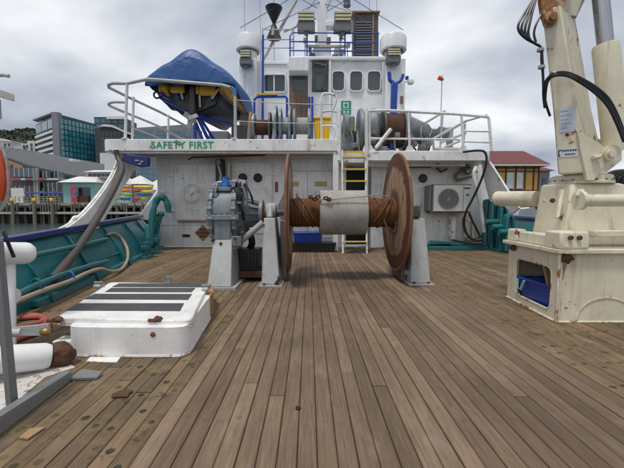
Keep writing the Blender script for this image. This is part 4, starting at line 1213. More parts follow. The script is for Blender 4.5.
# canvas cover: ridged, overlapping the tubes
vv = []; ff = []
NC = 16
for i in range(-1, NT_+2):
    t = max(-.02, min(1.04, i/NT_)); hb, gz, kz = bsec(min(1, max(0, t))); y = S0+(S1-S0)*t - (.10 if i == -1 else 0)
    pk = .52 * math.exp(-((t-.15)/.5)**2) + .20
    if i == -1: pk *= .80
    if i == NT_+1: pk = .1
    if i >= NT_-1: hb *= .9
    skirt = .22 + .05*math.sin(i*1.3) + (.18 if t > .15 else 0) + .35*t
    row_ = []
    for k in range(NC+1):
        s = k/NC*2-1
        a = abs(s)
        if a < .8:
            q = a/.8
            x = s/.8*(hb*.82+.29); z = gz + .13 + pk*(1-q**1.25) + .035*math.sin(k*2.1+i*.9)*(1-q)*q*4 - .02*math.sin(PI*q)
        else:
            q = (a-.8)/.2
            sk = skirt if s > 0 else skirt*.85
            x = math.copysign(hb*.82 + .29 + .03*math.sin(q*3), s); z = gz + .13 - q*sk - .02*math.sin(i*2.2)*q
        row_.append((BX + SHX*t + x, y, z + .03*mnoise.noise(Vector((x*3, y*3, 5)))))
    vv += row_
nr = NT_+3
for i in range(nr-1):
    for k in range(NC):
        a = i*(NC+1)+k; ff.append((a, a+1, a+NC+2, a+NC+1))
cov = MB().add(vv, ff)
# stern and bow flaps
b0 = vv[:NC+1]; 
n0 = len(cov.v)
fl = [(p[0], p[1]+.02, bsec(0)[1]-.10+.04*math.sin(p[0]*9)) for p in b0]
cov.v += fl; 
for k in range(NC): cov.f.append((k, k+1, n0+k+1, n0+k))
b1 = vv[-(NC+1):]; n1_ = len(cov.v); st_ = (nr-1)*(NC+1)
cov.v += [(p[0]*.9+BX*.1, p[1]-.02, bsec(1)[1]-.25) for p in b1]
for k in range(NC): cov.f.append((st_+k, st_+k+1, n1_+k+1, n1_+k))
co = cov.build('cover', 'boat_cover', bt)
so = co.modifiers.new('thick', 'SOLIDIFY'); so.thickness = .012
ss = co.modifiers.new('sub', 'SUBSURF'); ss.levels = 1; ss.render_levels = 1
# transom, outboard leg, fittings
hb, gz, kz = bsec(0)
MB().prism([(BX-.62,S0+.18,gz-.02),(BX-.5,S0+.18,kz+.24),(BX,S0+.18,kz+.04),(BX+.5,S0+.18,kz+.24),(BX+.62,S0+.18,gz-.02)], (0,.06,0)).build('transom', 'boat_black', bt)
ob = MB().box(BX-.07, BX+.07, S0-.02, S0+.16, kz-.12, gz+.05).build('outboard_leg', 'boat_black', bt, bev=.03)
MB().lathe([(-.12,.05),(.0,.07),(.2,.06),(.3,.02)], (BX, S0-.05, kz-.16), (0,1,0), 14).build('gear_housing', 'galv', ob)
for k in range(3):
    a = 2*PI*k/3+.4
    MB().obox((BX+.10*math.cos(a), S0-.12, kz-.16+.10*math.sin(a)), (.07*math.cos(a),0,.07*math.sin(a)), (.01,.02,.0), (-.045*math.sin(a),.012,.045*math.cos(a))).build('propeller_blade', 'stand_grey', ob)
for (x, w, h) in ((-.36,.17,.10), (.34,.20,.16), (.10,.05,.13)):
    MB().box(BX+x-w, BX+x+w, S0+.05, S0+.17, gz-.10-h, gz-.02).build('float_bag', 'boat_yellow', bt, bev=.045, seg=3)
for k in range(9):
    x = -.6+.15*k; MB().tube([(BX+x, S0+.10, gz-.1), (BX+x*.8+.05*math.sin(k*3), S0+.12, kz+.25+.1*math.sin(k))], .014+.006*(k%3), 6).build('lashing', ('boat_black','royal_blue','galv')[k%3], bt)
for (px, py) in ((157,95),(189.5,116)):
    c = W(px, py, 8.5)
    MB().tube([c+Vector((.075*math.cos(2*PI*k/16),0,.075*math.sin(2*PI*k/16))) for k in range(16)], .022, 6, closed=True).build('lifting_ring', 'boat_black', bt)
MB().tube([W(157,92,8.5), (BX-.7,8.6,gz-.2)], .02, 6).build('lifting_ring', 'boat_black', bt)
# blue cradle davit under the boat
bd = thing('boat_cradle', 'royal blue tubular cradle carrying the covered boat', 'cradle', (BX, 9.0, ZL1))
for (p, q, r) in (((195,141,8.8),(195,113,8.8),.04), ((203,141,8.8),(192,113,8.9),.04), ((209,141,9.1),(196,114,8.9),.045), ((215,141,9.3),(199,116,9.0),.035), ((197,116,8.8),(232,101,9.4),.04), ((197,116,8.8),(240,127,10.2),.04), ((197,116,8.8),(160,98,8.6),.03)):
    MB().tube([W(*p), W(*q)], r, 8).build('cradle_tube', 'royal_blue', bd)
MB().box(XP(190,8.8), XP(215,8.8), 8.6, 9.5, ZL1, ZL1+.05).build('cradle_foot', 'royal_blue', bd)

# ================================================================== NET DRUM WINCH (centre of the deck)
AY, AZ = 4.95, .95
nd = thing('net_winch', 'big grey deck winch with rusty flanged net drum in the middle of the deck', 'winch', (.2, AY, 0))
FXL, FXR, FR = -.262, 1.20, .80
def flange_disc(x0, x1, name='flange'):
    n = 64; vv = []
    sgn = 1
    o = MB().lathe([(0,FR-.01),(.004,FR),(x1-x0-.004,FR),(x1-x0,FR-.01)], (x0, AY, AZ), (1,0,0), 72).build(name, 'flange_rust', nd)
    MB().tube([((x0+x1)/2, AY+(FR+.004)*math.cos(2*PI*k/72), AZ+(FR+.004)*math.sin(2*PI*k/72)) for k in range(72)], (x1-x0)*.56, 8, closed=True).build('flange_rim', 'rust_edge', o)
    return o
flange_disc(FXL-.032, FXL); flange_disc(FXR, FXR+.035)
# rusty barrel with wire turns
MB().lathe([(0,.185),(FXR-FXL,.185)], (FXL, AY, AZ), (1,0,0), 32).build('barrel', 'rust_wire', nd)
def helix(x0, x1, r, wr, jitter=.004, seed=0):
    rr = random.Random(seed); turns = int((x1-x0)/(wr*2.02)); n = 26; pts = []
    for t in range(turns):
        dr = rr.uniform(-jitter, jitter); dx_ = rr.uniform(-.003,.003)
        for k in range(n):
            a = 2*PI*k/n
            pts.append((x0 + (t + k/n)*(x1-x0)/turns + dx_, AY + (r+dr)*math.cos(a), AZ + (r+dr)*math.sin(a)))
    return pts
DX0, DX1 = XP(320, 4.66), XP(369, 4.66)
MB().tube(helix(FXL+.01, DX0, .198, .0095, .005, 1), .0095, 6).build('wire_rope', 'rust_wire', nd)
MB().tube(helix(DX1, FXR-.01, .198, .0095, .005, 2), .0095, 6).build('wire_rope', 'rust_wire', nd)
# loose crossing turns and a hanging bight
def arcwire(x0, x1, a0, a1, r=.215, w=.009):
    return MB().tube([(x0+(x1-x0)*k/24, AY+r*math.cos(a0+(a1-a0)*k/24), AZ+r*math.sin(a0+(a1-a0)*k/24)) for k in range(25)], w, 6)
for (x0, x1, a0, a1) in ((FXL+.03,.06,R(120),R(250)), (FXL+.10,.12,R(100),R(230)), (.85,1.15,R(230),R(110)), (.95,1.18,R(260),R(100)), (.90,1.05,R(100),R(240))):
    arcwire(x0, x1, a0, a1).build('loose_wire', 'rust_wire', nd)
MB().tube(smoothline([(1.02,AY-.19,AZ-.10),(1.06,AY-.23,AZ-.2),(1.12,AY-.22,AZ-.26),(1.17,AY-.2,AZ-.24),(1.185,AY-.18,AZ-.12),(1.18,AY-.17,AZ+.02)],5), .010, 6).build('loose_wire', 'dark_hose', nd)
# pale middle drum
MB().lathe([(0,.300),(.006,.312),(DX1-DX0-.006,.312),(DX1-DX0,.300)], (DX0, AY, AZ), (1,0,0), 48).build('middle_drum', 'drum_concrete', nd)
tail = [W(309,199,4.72), W(313,196.5,4.70), W(320,199,4.64), W(330,199.5,4.645), W(350,197.8,4.645), W(368,196,4.64), W(376,195.5,4.7), W(390,196.5,4.78)]
rt = MB().tube(smoothline(tail, 4), .008, 6).build('tail_rope', 'tan_hose', nd)
for (px, py, D) in ((311,197,4.70),(315,199,4.68),(318,196.8,4.655),(329,199.5,4.63),(326,198.2,4.63)):
    c = W(px, py, D)
    MB().tube([c+Vector((.028*math.cos(2*PI*k/10), .012*math.sin(4*PI*k/10), .018*math.sin(2*PI*k/10))) for k in range(10)], .011, 6, closed=True).build('shackle', 'rust_dark', rt)
# right stand
def stand(x0, x1, xt0, xt1, y0, y1, yt0, yt1, zt, mat='stand_grey'):
    s = MB().hexa([(x0,y0,.03),(x1,y0,.03),(x1,y1,.03),(x0,y1,.03)], [(xt0,yt0,zt),(xt1,yt0,zt),(xt1,yt1,zt),(xt0,yt1,zt)]).build('stand', mat, nd, bev=.012)
    MB().box(x0-.03, x1+.03, y0-.05, y1+.05, .001, .03).build('foot_plate', mat, nd, bev=.005)
    for (x_, y_) in ((x0+.04,y0-.02),(x1-.04,y0-.02)):
        MB().lathe([(0,.018),(.02,.018)], (x_, y_, .031), (0,0,1), 6).build('foot_bolt', 'rust_dark', nd)
    return s
g = G(420, 285.5); y0 = g.y
s = stand(XP(412,y0), XP(433,y0), XP(411.5,4.8), XP(424.5,4.8), y0, 5.35, 4.78, 5.12, .87)
MB().box(XP(411,4.8), XP(420,4.8), 4.76, 5.14, .872, 1.06).build('bearing_block', 'dark_steel', s, bev=.03)
MB().lathe([(0,.09),(.30,.09)], (FXR+.036, AY, AZ), (1,0,0), 20).build('shaft', 'dark_steel', nd)
MB().hexa([(FXR+.06,4.7,.03),(FXR+.12,4.7,.03),(FXR+.12,5.3,.03),(FXR+.06,5.3,.03)], [(FXR+.06,4.86,.95),(FXR+.12,4.86,.95),(FXR+.12,5.05,.95),(FXR+.06,5.05,.95)]).build('brake_plate', 'dark_steel', nd)
MB().tube([(FXR+.10,4.85,.14),(XP(413,y0),y0+.12,.14)], .035, 8).build('brace', 'stand_grey', nd)
# left stand
g = G(270, 287); y0 = g.y
s = stand(XP(260.5,y0), XP(279.5,y0), XP(264,4.75), XP(275,4.75), y0, 5.35, 4.72, 5.10, .88)
ZB = AZ+.02
MB().lathe([(-.02,.10),(.0,.115),(.10,.115),(.12,.10)], (XP(266.5,4.8), AY, ZB), (1,0,0), 24).build('bearing', 'stand_grey', s)
MB().hexa([(XP(266,4.8),4.76,.88),(XP(273.5,4.8),4.76,.88),(XP(273.5,4.8),5.08,.88),(XP(266,4.8),5.08,.88)], [(XP(267,4.8),4.86,ZB+.10),(XP(272.5,4.8),4.86,ZB+.10),(XP(272.5,4.8),5.02,ZB+.10),(XP(267,4.8),5.02,ZB+.10)]).build('bearing_cap', 'stand_grey', s, bev=.03)
MB().tube([W(275.5,284,y0-.02), W(279,279.5,y0-.02), W(279,276.5,y0-.02)], .022, 6).build('grease_nipple', 'rust_dark', nd)
MB().lathe([(0,.062),(.66,.062)], (XP(252,AY), AY, AZ), (1,0,0), 18).build('shaft', 'dark_steel', nd)
MB().prism([W(277,213,4.9), W(278,205,4.9), W(285,191,4.9), W(287.5,192,4.9), W(287.5,230,4.9)], (0,.05,0)).build('pawl_plate', 'machine_blue', nd)
MB().hexa([(XP(279.5,4.9),4.75,.03),(XP(288,4.9),4.75,.03),(XP(288,4.9),5.2,.03),(XP(279.5,4.9),5.2,.03)], [(XP(280.5,4.9),4.85,.85),(XP(287,4.9),4.85,.85),(XP(287,4.9),5.1,.85),(XP(280.5,4.9),5.1,.85)]).build('brake_housing', 'dark_steel', nd, bev=.02)
# gearbox
GX0, GX1, GR = XP(210, 4.8), XP(244, 4.8), .405
gz_ = ZY(213.5, 4.8)
gb = MB().lathe([(0,GR*.80),(.03,GR*.93),(.08,GR*.97),(GX1-GX0-.12,GR*.97),(GX1-GX0-.06,GR*.93),(GX1-GX0,GR*.62)], (GX0, AY, gz_), (1,0,0), 48).build('gear_case', 'machine_blue', nd)
for (x, rr, w) in ((GX0+.045, GR*1.045, .045), (GX1-.115, GR*1.045, .05)):
    MB().lathe([(0,rr*.98),(.006,rr),(w-.006,rr),(w,rr*.98)], (x, AY, gz_), (1,0,0), 48).build('case_flange', 'machine_blue', gb)
    for k in range(20):
        a = 2*PI*(k+.5)/20
        c = Vector((x+w/2, AY+(rr-.012)*math.cos(a), gz_+(rr-.012)*math.sin(a)))
        MB().lathe([(-w*.62,.030),(w*.62,.030)], c, (1,0,0), 8).build('case_bolt', 'machine_blue', gb)
for (x, rr) in ((GX1-.05, GR*.80),):
    for k in range(16):
        a = 2*PI*k/16
        MB().obox((x, AY+rr*math.cos(a), gz_+rr*math.sin(a)), (.05,0,0), (0,.06*math.cos(a),.06*math.sin(a)), (0,-.012*math.sin(a),.012*math.cos(a))).build('cooling_rib', 'machine_blue', gb)
MB().lathe([(0,GR*.5),(.03,GR*.48),(.05,GR*.30)], (GX1, AY, gz_), (1,0,0), 32).build('end_cover', 'machine_blue', gb)
# split joint band round the case at shaft height
MB().box(GX0+.02, GX1-.02, AY-GR*1.04, AY-GR*.9, gz_-.085, gz_-.015).build('split_flange', 'machine_blue', gb, bev=.01)
for k in range(6):
    MB().lathe([(0,.018),(.03,.018)], (GX0+.06+k*.075, AY-GR*1.0, gz_-.014), (0,0,1), 6).build('joint_bolt', 'machine_blue', gb)
a = W(222, 190, 4.75)
MB().box(XP(213,4.8), XP(233,4.8), 4.65, 5.05, a.z-.02, a.z+.03).build('top_plate', 'machine_blue', gb, bev=.008)
MB().lathe([(0,.08),(.04,.08),(.05,.05),(.12,.05)], (XP(227,4.8), 4.75, a.z+.031), (0,0,1), 12).build('filler_cap', 'blue_cap', gb)
MB().tube([(XP(219,4.8),4.72,a.z+.03),(XP(220,4.8),4.72,a.z+.10),(XP(224,4.8),4.72,a.z+.10)], .022, 6).build('oil_pipe', 'stand_grey', gb)
MB().lathe([(0,.10),(.02,.115),(.10,.115),(.20,.10),(.22,.05)], (XP(231,4.9), 4.98, ZY(187,4.95)), (1,0,0), 18).build('hydraulic_motor', 'machine_blue', gb)
MB().box(XP(236,4.9), XP(246,4.9), 4.85, 5.1, ZY(200,4.9), ZY(191,4.9)).build('valve_block', 'machine_blue', gb, bev=.02)
# ribbed coupling cone, flange, brass bush
cx0, cx1 = XP(247, 4.85), XP(259, 4.85)
MB().lathe([(0,.19),(cx1-cx0,.125)], (cx0, AY, gz_), (1,0,0), 24).build('coupling_cone', 'machine_blue', nd)
for k in range(12):
    a = 2*PI*k/12
    MB().obox(((cx0+cx1)/2, AY+.165*math.cos(a), gz_+.165*math.sin(a)), ((cx1-cx0)/2,-.02*math.cos(a),-.02*math.sin(a)), (0,.022*math.cos(a),.022*math.sin(a)), (0,-.010*math.sin(a),.010*math.cos(a))).build('coupling_rib', 'machine_blue', nd)
MB().lathe([(0,.185),(.005,.19),(.045,.19),(.05,.185)], (cx1, AY, gz_), (1,0,0), 32).build('coupling_flange', 'machine_blue', nd)
MB().lathe([(0,.10),(.10,.10)], (cx1+.05, AY, gz_), (1,0,0), 24).build('bush', 'rust_edge', nd)
for k, (p, q, r_2) in enumerate((((236,187),(240,206),.016), ((240,186),(248,214),.014), ((244,188),(253,204),.014), ((228,186),(238,179),.014), ((233,192),(244,220),.018), ((216,188),(209,200),.014))):
    a = W(*p, 4.72); b2 = W(*q, 4.66)
    MB().tube(smoothline([a, a+Vector((.03,-.06,.05)), (a+b2)*.5+Vector((.05,-.08,.0)), b2], 5), r_2, 7).build('hydraulic_hose', 'rubber' if k % 2 == 0 else 'machine_blue', gb)
for (px, py) in ((214,240),(222,243),(236,238),(243,233)):
    MB().lathe([(0,.03),(.04,.03),(.05,.018),(.08,.018)], W(px,py,4.60), (0,-1,0), 8).build('drain_plug', 'rust_dark', gb)
MB().box(XP(234,4.7), XP(243,4.7), 4.55, 4.68, ZY(246,4.6), ZY(236,4.6)).build('foot_bracket', 'machine_blue', gb, bev=.01)
# gearbox stand leaning inboard, base beams, strut
g = G(218, 289.5); y0 = g.y
s = MB().hexa([(XP(205,y0),y0,.03),(XP(230,y0),y0,.03),(XP(230,y0),5.3,.03),(XP(205,y0),5.3,.03)], [(XP(216,4.7),4.62,.72),(XP(233,4.7),4.62,.72),(XP(233,4.7),5.2,.72),(XP(216,4.7),5.2,.72)]).build('stand', 'stand_grey', nd, bev=.012)
MB().box(XP(205,y0)-.02, XP(230,y0)+.06, y0-.04, 5.35, .001, .03).build('foot_plate', 'stand_grey', nd)
MB().box(XP(216.5,4.7), XP(232.5,4.7), 4.56, 4.615, .60, .86).build('mount_pad', 'machine_blue', nd, bev=.008)
MB().box(XP(229,4.9), XP(263,4.9), 4.78, 5.3, .05, .14).build('base_beam', 'rust_dark', nd, bev=.01)
MB().tube([W(231.5,249,4.66), W(263,222.5,4.70)], .042, 12).build('strut', 'stand_grey', nd)
MB().tube(smoothline([W(241,226,5.1), W(249,233,5.1), W(252,243,5.1), W(248,252,5.1)],4), .05, 8).build('drain_hose', 'rubber', nd)
# black slatted crate on the base beam
c0 = thing('crate', 'black slatted plastic crate between the two left winch stands', 'crate', (XP(244,5), 5.0, .141))
xa_, xb2, yb_ = XP(229.5,4.86), XP(259.5,4.86), 4.86
zt = ZY(249, 4.86)
MB().box(xa_+.02, xb2-.02, yb_+.02, yb_+.36, .142, zt-.01).build('tub', 'crate_black', c0)
for k in range(5):
    z = .145 + k*(zt-.16)/4.5
    MB().box(xa_, xb2, yb_, yb_+.019, z, z+.03).build('slat', 'crate_black', c0)
for k in range(9):
    x = xa_ + k*(xb2-xa_-.025)/8
    MB().box(x, x+.025, yb_-.004, yb_-.0005, .142, zt).build('upright', 'crate_black', c0)

# ================================================================== WHITE HATCH
hx = thing('deck_hatch', 'low white steel deck hatch with black non slip strips on its lid', 'hatch', (-1.35, 2.8, 0))
HZ = .235
fl_, fr_ = G(66, 357), G(187, 357.5)
rl_, rr_ = G(118, 322), G(212, 316)
def loopq(fl, fr, rr, rl, r, z, n=5):
    pts = []
    C_ = [Vector((p.x, p.y, z)) for p in (fl, fr, rr, rl)]
    for i in range(4):
        p = C_[i]; a = (C_[i-1]-p).normalized(); b = (C_[(i+1)%4]-p).normalized()
        for k in range(n+1):
            t = k/n
            pts.append((p + a*r*(1-t)**2 + b*r*t**2))
    return pts
lo = loopq(fl_, fr_, rr_, rl_, .10, .002)
sk = loopq(fl_, fr_, rr_, rl_, .10, HZ-.03)
mb = MB(); n = len(lo)
mb.add(lo+sk, [(i, (i+1)%n, (i+1)%n+n, i+n) for i in range(n)] + [tuple(range(n,2*n))])
mb.build('coaming', 'hatch_white', hx)
# lid corners at lid height
lf, lr = G(55, 318, HZ), G(191, 320.5, HZ)
bl, br = G(110, 282, HZ), G(209, 284, HZ)
l0 = loopq(lf, lr, br, bl, .07, HZ-.045); l1 = loopq(lf, lr, br, bl, .07, HZ)
mb = MB(); mb.add(l0+l1, [(i, (i+1)%n, (i+1)%n+n, i+n) for i in range(n)] + [tuple(range(n,2*n)), tuple(range(n))[::-1]])
lid = mb.build('lid', 'hatch_white', hx, bev=.008)
MB().tube([Vector((p.x,p.y,.008)) for p in lo], .011, 6, closed=True).build('foot_weld', 'hatch_foot', hx)
MB().tube([Vector((p.x,p.y,HZ-.05)) for p in l0], .006, 6, closed=True).build('gasket', 'hatch_foot', hx)
for (a, b2, c, d_) in (((66,310.5),(180,311),(184,303.5),(77,303.5)), ((84,299.2),(188,299.8),(192,294.2),(94.5,294)), ((105,292),(191.5,292.2),(195.5,288),(111.5,288)), ((112,287),(204,287.2),(206.5,283.6),(119,283.6))):
    p = [G(*q, HZ+.0015) for q in (a, b2, c, d_)]
    MB().prism(p, (0,0,.003)).build('grip_strip', 'tape_black', lid, smooth=False)
# front dogs with rust, rear hinges
for (px, py, sd) in ((159,321.5,1.5), (59,321.5,7.2)):
    c = G(px, py-3, HZ)
    dg = scab((c.x, c.y-.015, HZ-.002), (.034,.028,.022), .3, sd).build('dog_clamp', 'rust_dark', hx)
    MB().lathe([(0,.013),(.05,.013)], (c.x-.01, c.y-.03, HZ-.004), (-1,0,0), 10).build('dog_pin', 'rust_dark', dg)
    if px > 100:
        scab((c.x, fl_.y-.004, HZ-.075), (.018,.012,.018), .3, sd+1).build('dog_lug', 'rust_edge', dg)
        MB().prism([(c.x-.014,fl_.y-.004,HZ-.08),(c.x+.012,fl_.y-.004,HZ-.08),(c.x+.004,fl_.y-.004,HZ-.12),(c.x-.008,fl_.y-.004,HZ-.14)], (0,.002,0)).build('rust_run', 'rust_streak', dg)
for (px, py) in ((206,290),(99,287)):
    c = G(px, py, HZ)
    hg = MB().box(c.x-.03, c.x+.03, c.y-.05, c.y+.05, HZ+.001, HZ+.03).build('hinge', 'galv', hx, bev=.01)
    MB().tube([(c.x-.04,c.y,HZ+.04),(c.x+.04,c.y,HZ+.04)], .018, 8).build('hinge_pin', 'machine_blue', hg)
c = G(168, 283.2, HZ)
MB().tube([Vector((c.x+.035*math.cos(2*PI*k/14), c.y, HZ+.038+.035*math.sin(2*PI*k/14))) for k in range(14)], .010, 6, closed=True).build('lifting_eye', 'machine_blue', hx)
c = G(99, 293)
MB().lathe([(0,.025),(.09,.02),(.1,.012)], (c.x, c.y, .001), (0,0,1), 10).build('vent_stub', 'machine_blue', hx)
MB().prism([G(207,322), G(213,313), G(213.5,305), G(209,300)], (.006,0,.20)).build('side_bracket', 'rust_streak', hx)
# white doubler plates at the left foot
MB().prism([G(86,362), G(117,363), G(122,356), G(92,356)], (0,0,.006)).build('deck_plate', 'hatch_white', hx)
bx_ = G(72, 352)
tag(MB().box(XP(47,bx_.y), XP(88,bx_.y)-.0, bx_.y-.02, bx_.y+.10, .001, .085).build('white_step', 'hatch_white', bev=.008), 'small white steel step at the left front foot of the hatch', 'step')

# ================================================================== LEFT FOREGROUND ROLLER FRAME
rf = thing('roller_frame', 'white pipe roller frame with grey steel post at the left edge of the deck', 'roller frame', (-1.6, 2.0, 0))
# grey angle bar on the deck
p0, p1 = G(-6, 440), G(72, 380)
dv_ = (p1-p0).normalized(); nv = Vector((-dv_.y, dv_.x, 0))
MB().prism([p0, p1, p1+Vector((0,0,.045)), p0+Vector((0,0,.075))], nv*.02).build('angle_bar', 'grey_steel', rf, bev=.003)
MB().prism([p0+Vector((0,0,.0755)), p1+Vector((0,0,.0455)), p1+nv*.05+Vector((0,0,.0455)), p0+nv*.05+Vector((0,0,.0755))], (0,0,.008)).build('angle_bar', 'grey_steel', rf)
q0 = G(70,381); q1 = G(97,380)
MB().prism([q0+Vector((0,0,.002)), q1+Vector((0,0,.002)), q1+Vector((0.0,.06,.012)), q0+Vector((0,.10,.012))], (0,0,.014)).build('bar_end', 'grey_steel', rf)
# white base plate
MB().prism([G(-10,425), G(45,378), G(75,368), G(60,358), G(-10,375)], (0,0,.006)).build('base_plate', 'hatch_foot', rf)
# grey post
pa, pb = G(13, 412), W(-3, 240, 1.68)
ax = (pb-pa)
MB().obox((pa+pb)*.5, (.016,0,0), (0,.02,0), ax*.5).build('post', 'grey_steel', rf, bev=.004)
# lower roller: white pipe with rusty end
e0, e1 = W(-30, 362, 1.9), W(50, 356, 2.15)
ax = (e1-e0)
MB().lathe([(0,.082),(ax.length-.03,.082),(ax.length,.070)], e0, ax, 28).build('lower_roller', 'white_clean', rf)
re_ = scab(e1 + ax.normalized()*.05, (.085,.075,.08), .22, 4.0, 22)
re_.build('roller_end', 'rust_dark', rf)
# upper rollers
e0, e1 = W(-25, 254, 2.5), W(30, 253, 2.75)
ax = e1-e0
MB().lathe([(0,.085),(ax.length-.03,.085),(ax.length+.0,.078),(ax.length+.03,.05),(ax.length+.04,.01)], e0, ax, 28).build('upper_roller', 'white_clean', rf)
e0, e1 = W(-25, 273, 2.55), W(11, 274, 2.75)
ax = e1-e0
MB().lathe([(0,.075),(ax.length-.03,.075),(ax.length,.05)], e0, ax, 24).build('upper_roller', 'white_clean', rf)
MB().tube([W(9,252,2.7), G(9,350)], .042, 12).build('upright', 'white_clean', rf)
MB().tube([W(6,296,2.7), W(15,296,2.7)], .06, 14).build('pipe_socket', 'white_clean', rf)
# grey lever plate
MB().prism([W(12,328,2.35), W(48,324,2.4), W(49,331,2.4), W(45,335.5,2.4), W(13,336,2.35)], (0,.02,0)).build('lever_plate', 'galv', rf)
MB().tube([W(8,333,2.3), W(20,332.5,2.33)], .028, 10).build('lever_pin', 'galv', rf)
MB().ball(W(46,331.5,2.38), .035, 8, (1.2,1,.9)).build('lever_knob', 'brass', rf)
# red hose coil
for k in range(3):
    zz = .024
    tag(MB().tube(smoothline([G(-6,352-7*k,zz), G(8,344-6*k,zz), G(22,337.5-5*k,zz), G(36,333-4.5*k,zz), G(46-2*k,328-3.5*k,zz), G(48-2*k,322-2*k,zz), G(40-2*k,317-k,zz), G(20,318-k,zz)], 6), .022, 8).build('red_hose', 'red_hose'),
        '%s turn of the faded red hose lying behind the roller frame' % ('nearest', 'middle', 'farthest')[k], 'hose', 'red hose coil')
# yellow and black line on the upper roller
tag(MB().tube(smoothline([W(4,232,2.45), W(7,240,2.43), W(11,250,2.52), W(14,257,2.55)],4), .012, 6).build('tie_line', 'black'), 'short black tie line hanging over the upper white roller', 'line')

# lifebuoy on its post at the left edge
lp = thing('lifebuoy_post', 'grey steel post with a short beam at the left edge of the picture', 'post', (XP(-14,2.3), 2.4, 0))
MB().box(XP(-20,2.4), XP(-12,2.4), 2.36, 2.44, 0, ZY(60,2.4)).build('post', 'galv', lp, bev=.006)
MB().hexa([W(-14,93,2.36),W(14.5,101.5,2.30),W(14.5,101.5,2.38),W(-14,93,2.44)], [W(-14,85,2.36),W(14.5,94,2.30),W(14.5,94,2.38),W(-14,85,2.44)]).build('beam', 'pale_concrete', lp, bev=.004)
MB().box(XP(-2,2.34), XP(4,2.34), 2.31, 2.37, ZY(118,2.34), ZY(98.5,2.34)).build('lamp_stub', 'pale_concrete', lp, bev=.004)
MB().tube([W(-16,77,2.4), W(4,75,2.38), W(9,76.2,2.38)], .012, 8).build('arm', 'galv', lp)
lb = thing('lifebuoy', 'orange lifebuoy with silver tape hung on the left edge post', 'lifebuoy', W(-46,176,2.3))
c = W(-46, 176, 2.3); Rb = .305
pts = [(c.x+Rb*math.cos(2*PI*k/48), c.y-.02, c.z+Rb*math.sin(2*PI*k/48)) for k in range(48)]
MB().tube(pts, .065, 14, closed=True).build('ring', 'orange', lb)
for a0 in (-38, 52, 142, 232):
    MB().tube([(c.x+Rb*math.cos(R(a0+3*k)), c.y-.02, c.z+Rb*math.sin(R(a0+3*k))) for k in range(5)], .067, 14).build('tape', 'silver_tape', lb)
MB().tube([(c.x+(Rb+.072+.012*math.sin(4*2*PI*k/48)**2)*math.cos(2*PI*k/48), c.y-.03, c.z+(Rb+.072+.012*math.sin(4*2*PI*k/48)**2)*math.sin(2*PI*k/48)) for k in range(48)], .009, 6, closed=True).build('grab_line', 'stand_grey', lb)

# ================================================================== CRANE
PX0, PX1, PY0, PY1, PZ = 2.185, 4.0, 3.03, 3.93, .615
def xf(y): return PX0 + .082*(y-PY0)
ck = thing('deck_crane', 'cream painted knuckle boom deck crane on a box pedestal at the right', 'crane', (2.9, 3.5, 0))
# pedestal: left face with rounded opening
def yz(pts, x): return [(x+xf(a)-PX0, a, b) for a, b in pts]
hole = rrect(PY0+.10, PY1-.17, .08, .475, .07, 4)
# outer loop matched point by point to the hole
def outer_match(h, y0, y1, z0, z1):
    out = []; m = len(h)//4
    for i in range(4):
        corner = [(y1,z1),(y0,z1),(y0,z0),(y1,z0)][i]
        for k in range(m): out.append(corner)
    return out
hp_ = hole
oc = []
cs_ = [(PY1,PZ),(PY0,PZ),(PY0,0.0),(PY1,0.0)]
m_ = len(hole)//4
for i in range(4):
    for k in range(m_):
        h = hole[i*m_+k]; c_ = cs_[i]; t = k/(m_-1)
        # slide from one side to the next round the corner
        if i == 0: q = (PY1, h[1]+(PZ-h[1])*t) if t < .5 else (PY1-(PY1-h[0])*(t-.5)*.6, PZ)
        if i == 1: q = (h[0]+(PY0-h[0])*t*1.0, PZ) if t < .5 else (PY0, PZ-(PZ-h[1])*(t-.5)*.6)
        if i == 2: q = (PY0, h[1]*(1-t)) if t < .5 else (PY0+(h[0]-PY0)*(t-.5)*.6, 0)
        if i == 3: q = (h[0]+(PY1-h[0])*t, 0) if t < .5 else (PY1, h[1]*(t-.5)*.6)
        oc.append(q)
oc = []
for i in range(4):
    for k in range(m_):
        t = k/(m_-1); a0 = 90*i + 90*t
        dx_, dz_ = math.cos(R(a0)), math.sin(R(a0))
        cy, cz_ = (PY0+PY1)/2, PZ/2
        s = max(abs(dx_)/((PY1-PY0)/2), abs(dz_)/(PZ/2))
        if k == m_//2: oc.append(cs_[i])
        else: oc.append((cy+dx_/s, cz_+dz_/s))
MB().ring_plate(yz(oc, PX0), yz(hole, PX0), (.03,0,0)).build('pedestal_side', 'cream', ck)
MB().tube(yz(hole, PX0+.004), .010, 6, closed=True).build('opening_rim', 'cream_seam', ck)
MB().box(PX0+.0305, PX1, PY0, PY0+.03, 0, PZ).build('pedestal_front', 'cream', ck)
MB().box(xf(PY1)+.0305, PX1, PY1-.03, PY1, 0, PZ).build('pedestal_back', 'cream', ck)
MB().box(PX0+.75, PX0+.78, PY0+.031, PY1-.031, 0, PZ).build('pedestal_rib', 'cream', ck)
MB().prism([(PX0-.05,PY0-.05,PZ+.001),(PX1,PY0-.05,PZ+.001),(PX1,PY1+.05,PZ+.001),(xf(PY1)-.05,PY1+.05,PZ+.001)], (0,0,.035)).build('top_plate', 'cream', ck, bev=.004)
MB().tube([(PX0-.004,PY0-.004,0.004),(PX0-.004,PY0-.004,PZ)], .013, 6).build('weld_seam', 'cream_seam', ck)
MB().tube([(PX0-.002,PY0,.005),(PX1,PY0-.002,.005)], .011, 6).build('weld_seam', 'cream_seam', ck)
MB().tube([(PX0-.002,PY0,.005),(xf(PY1)-.002,PY1,.005)], .011, 6).build('weld_seam', 'cream_seam', ck)
c = Vector((2.62, PY0-.003, .10)); 
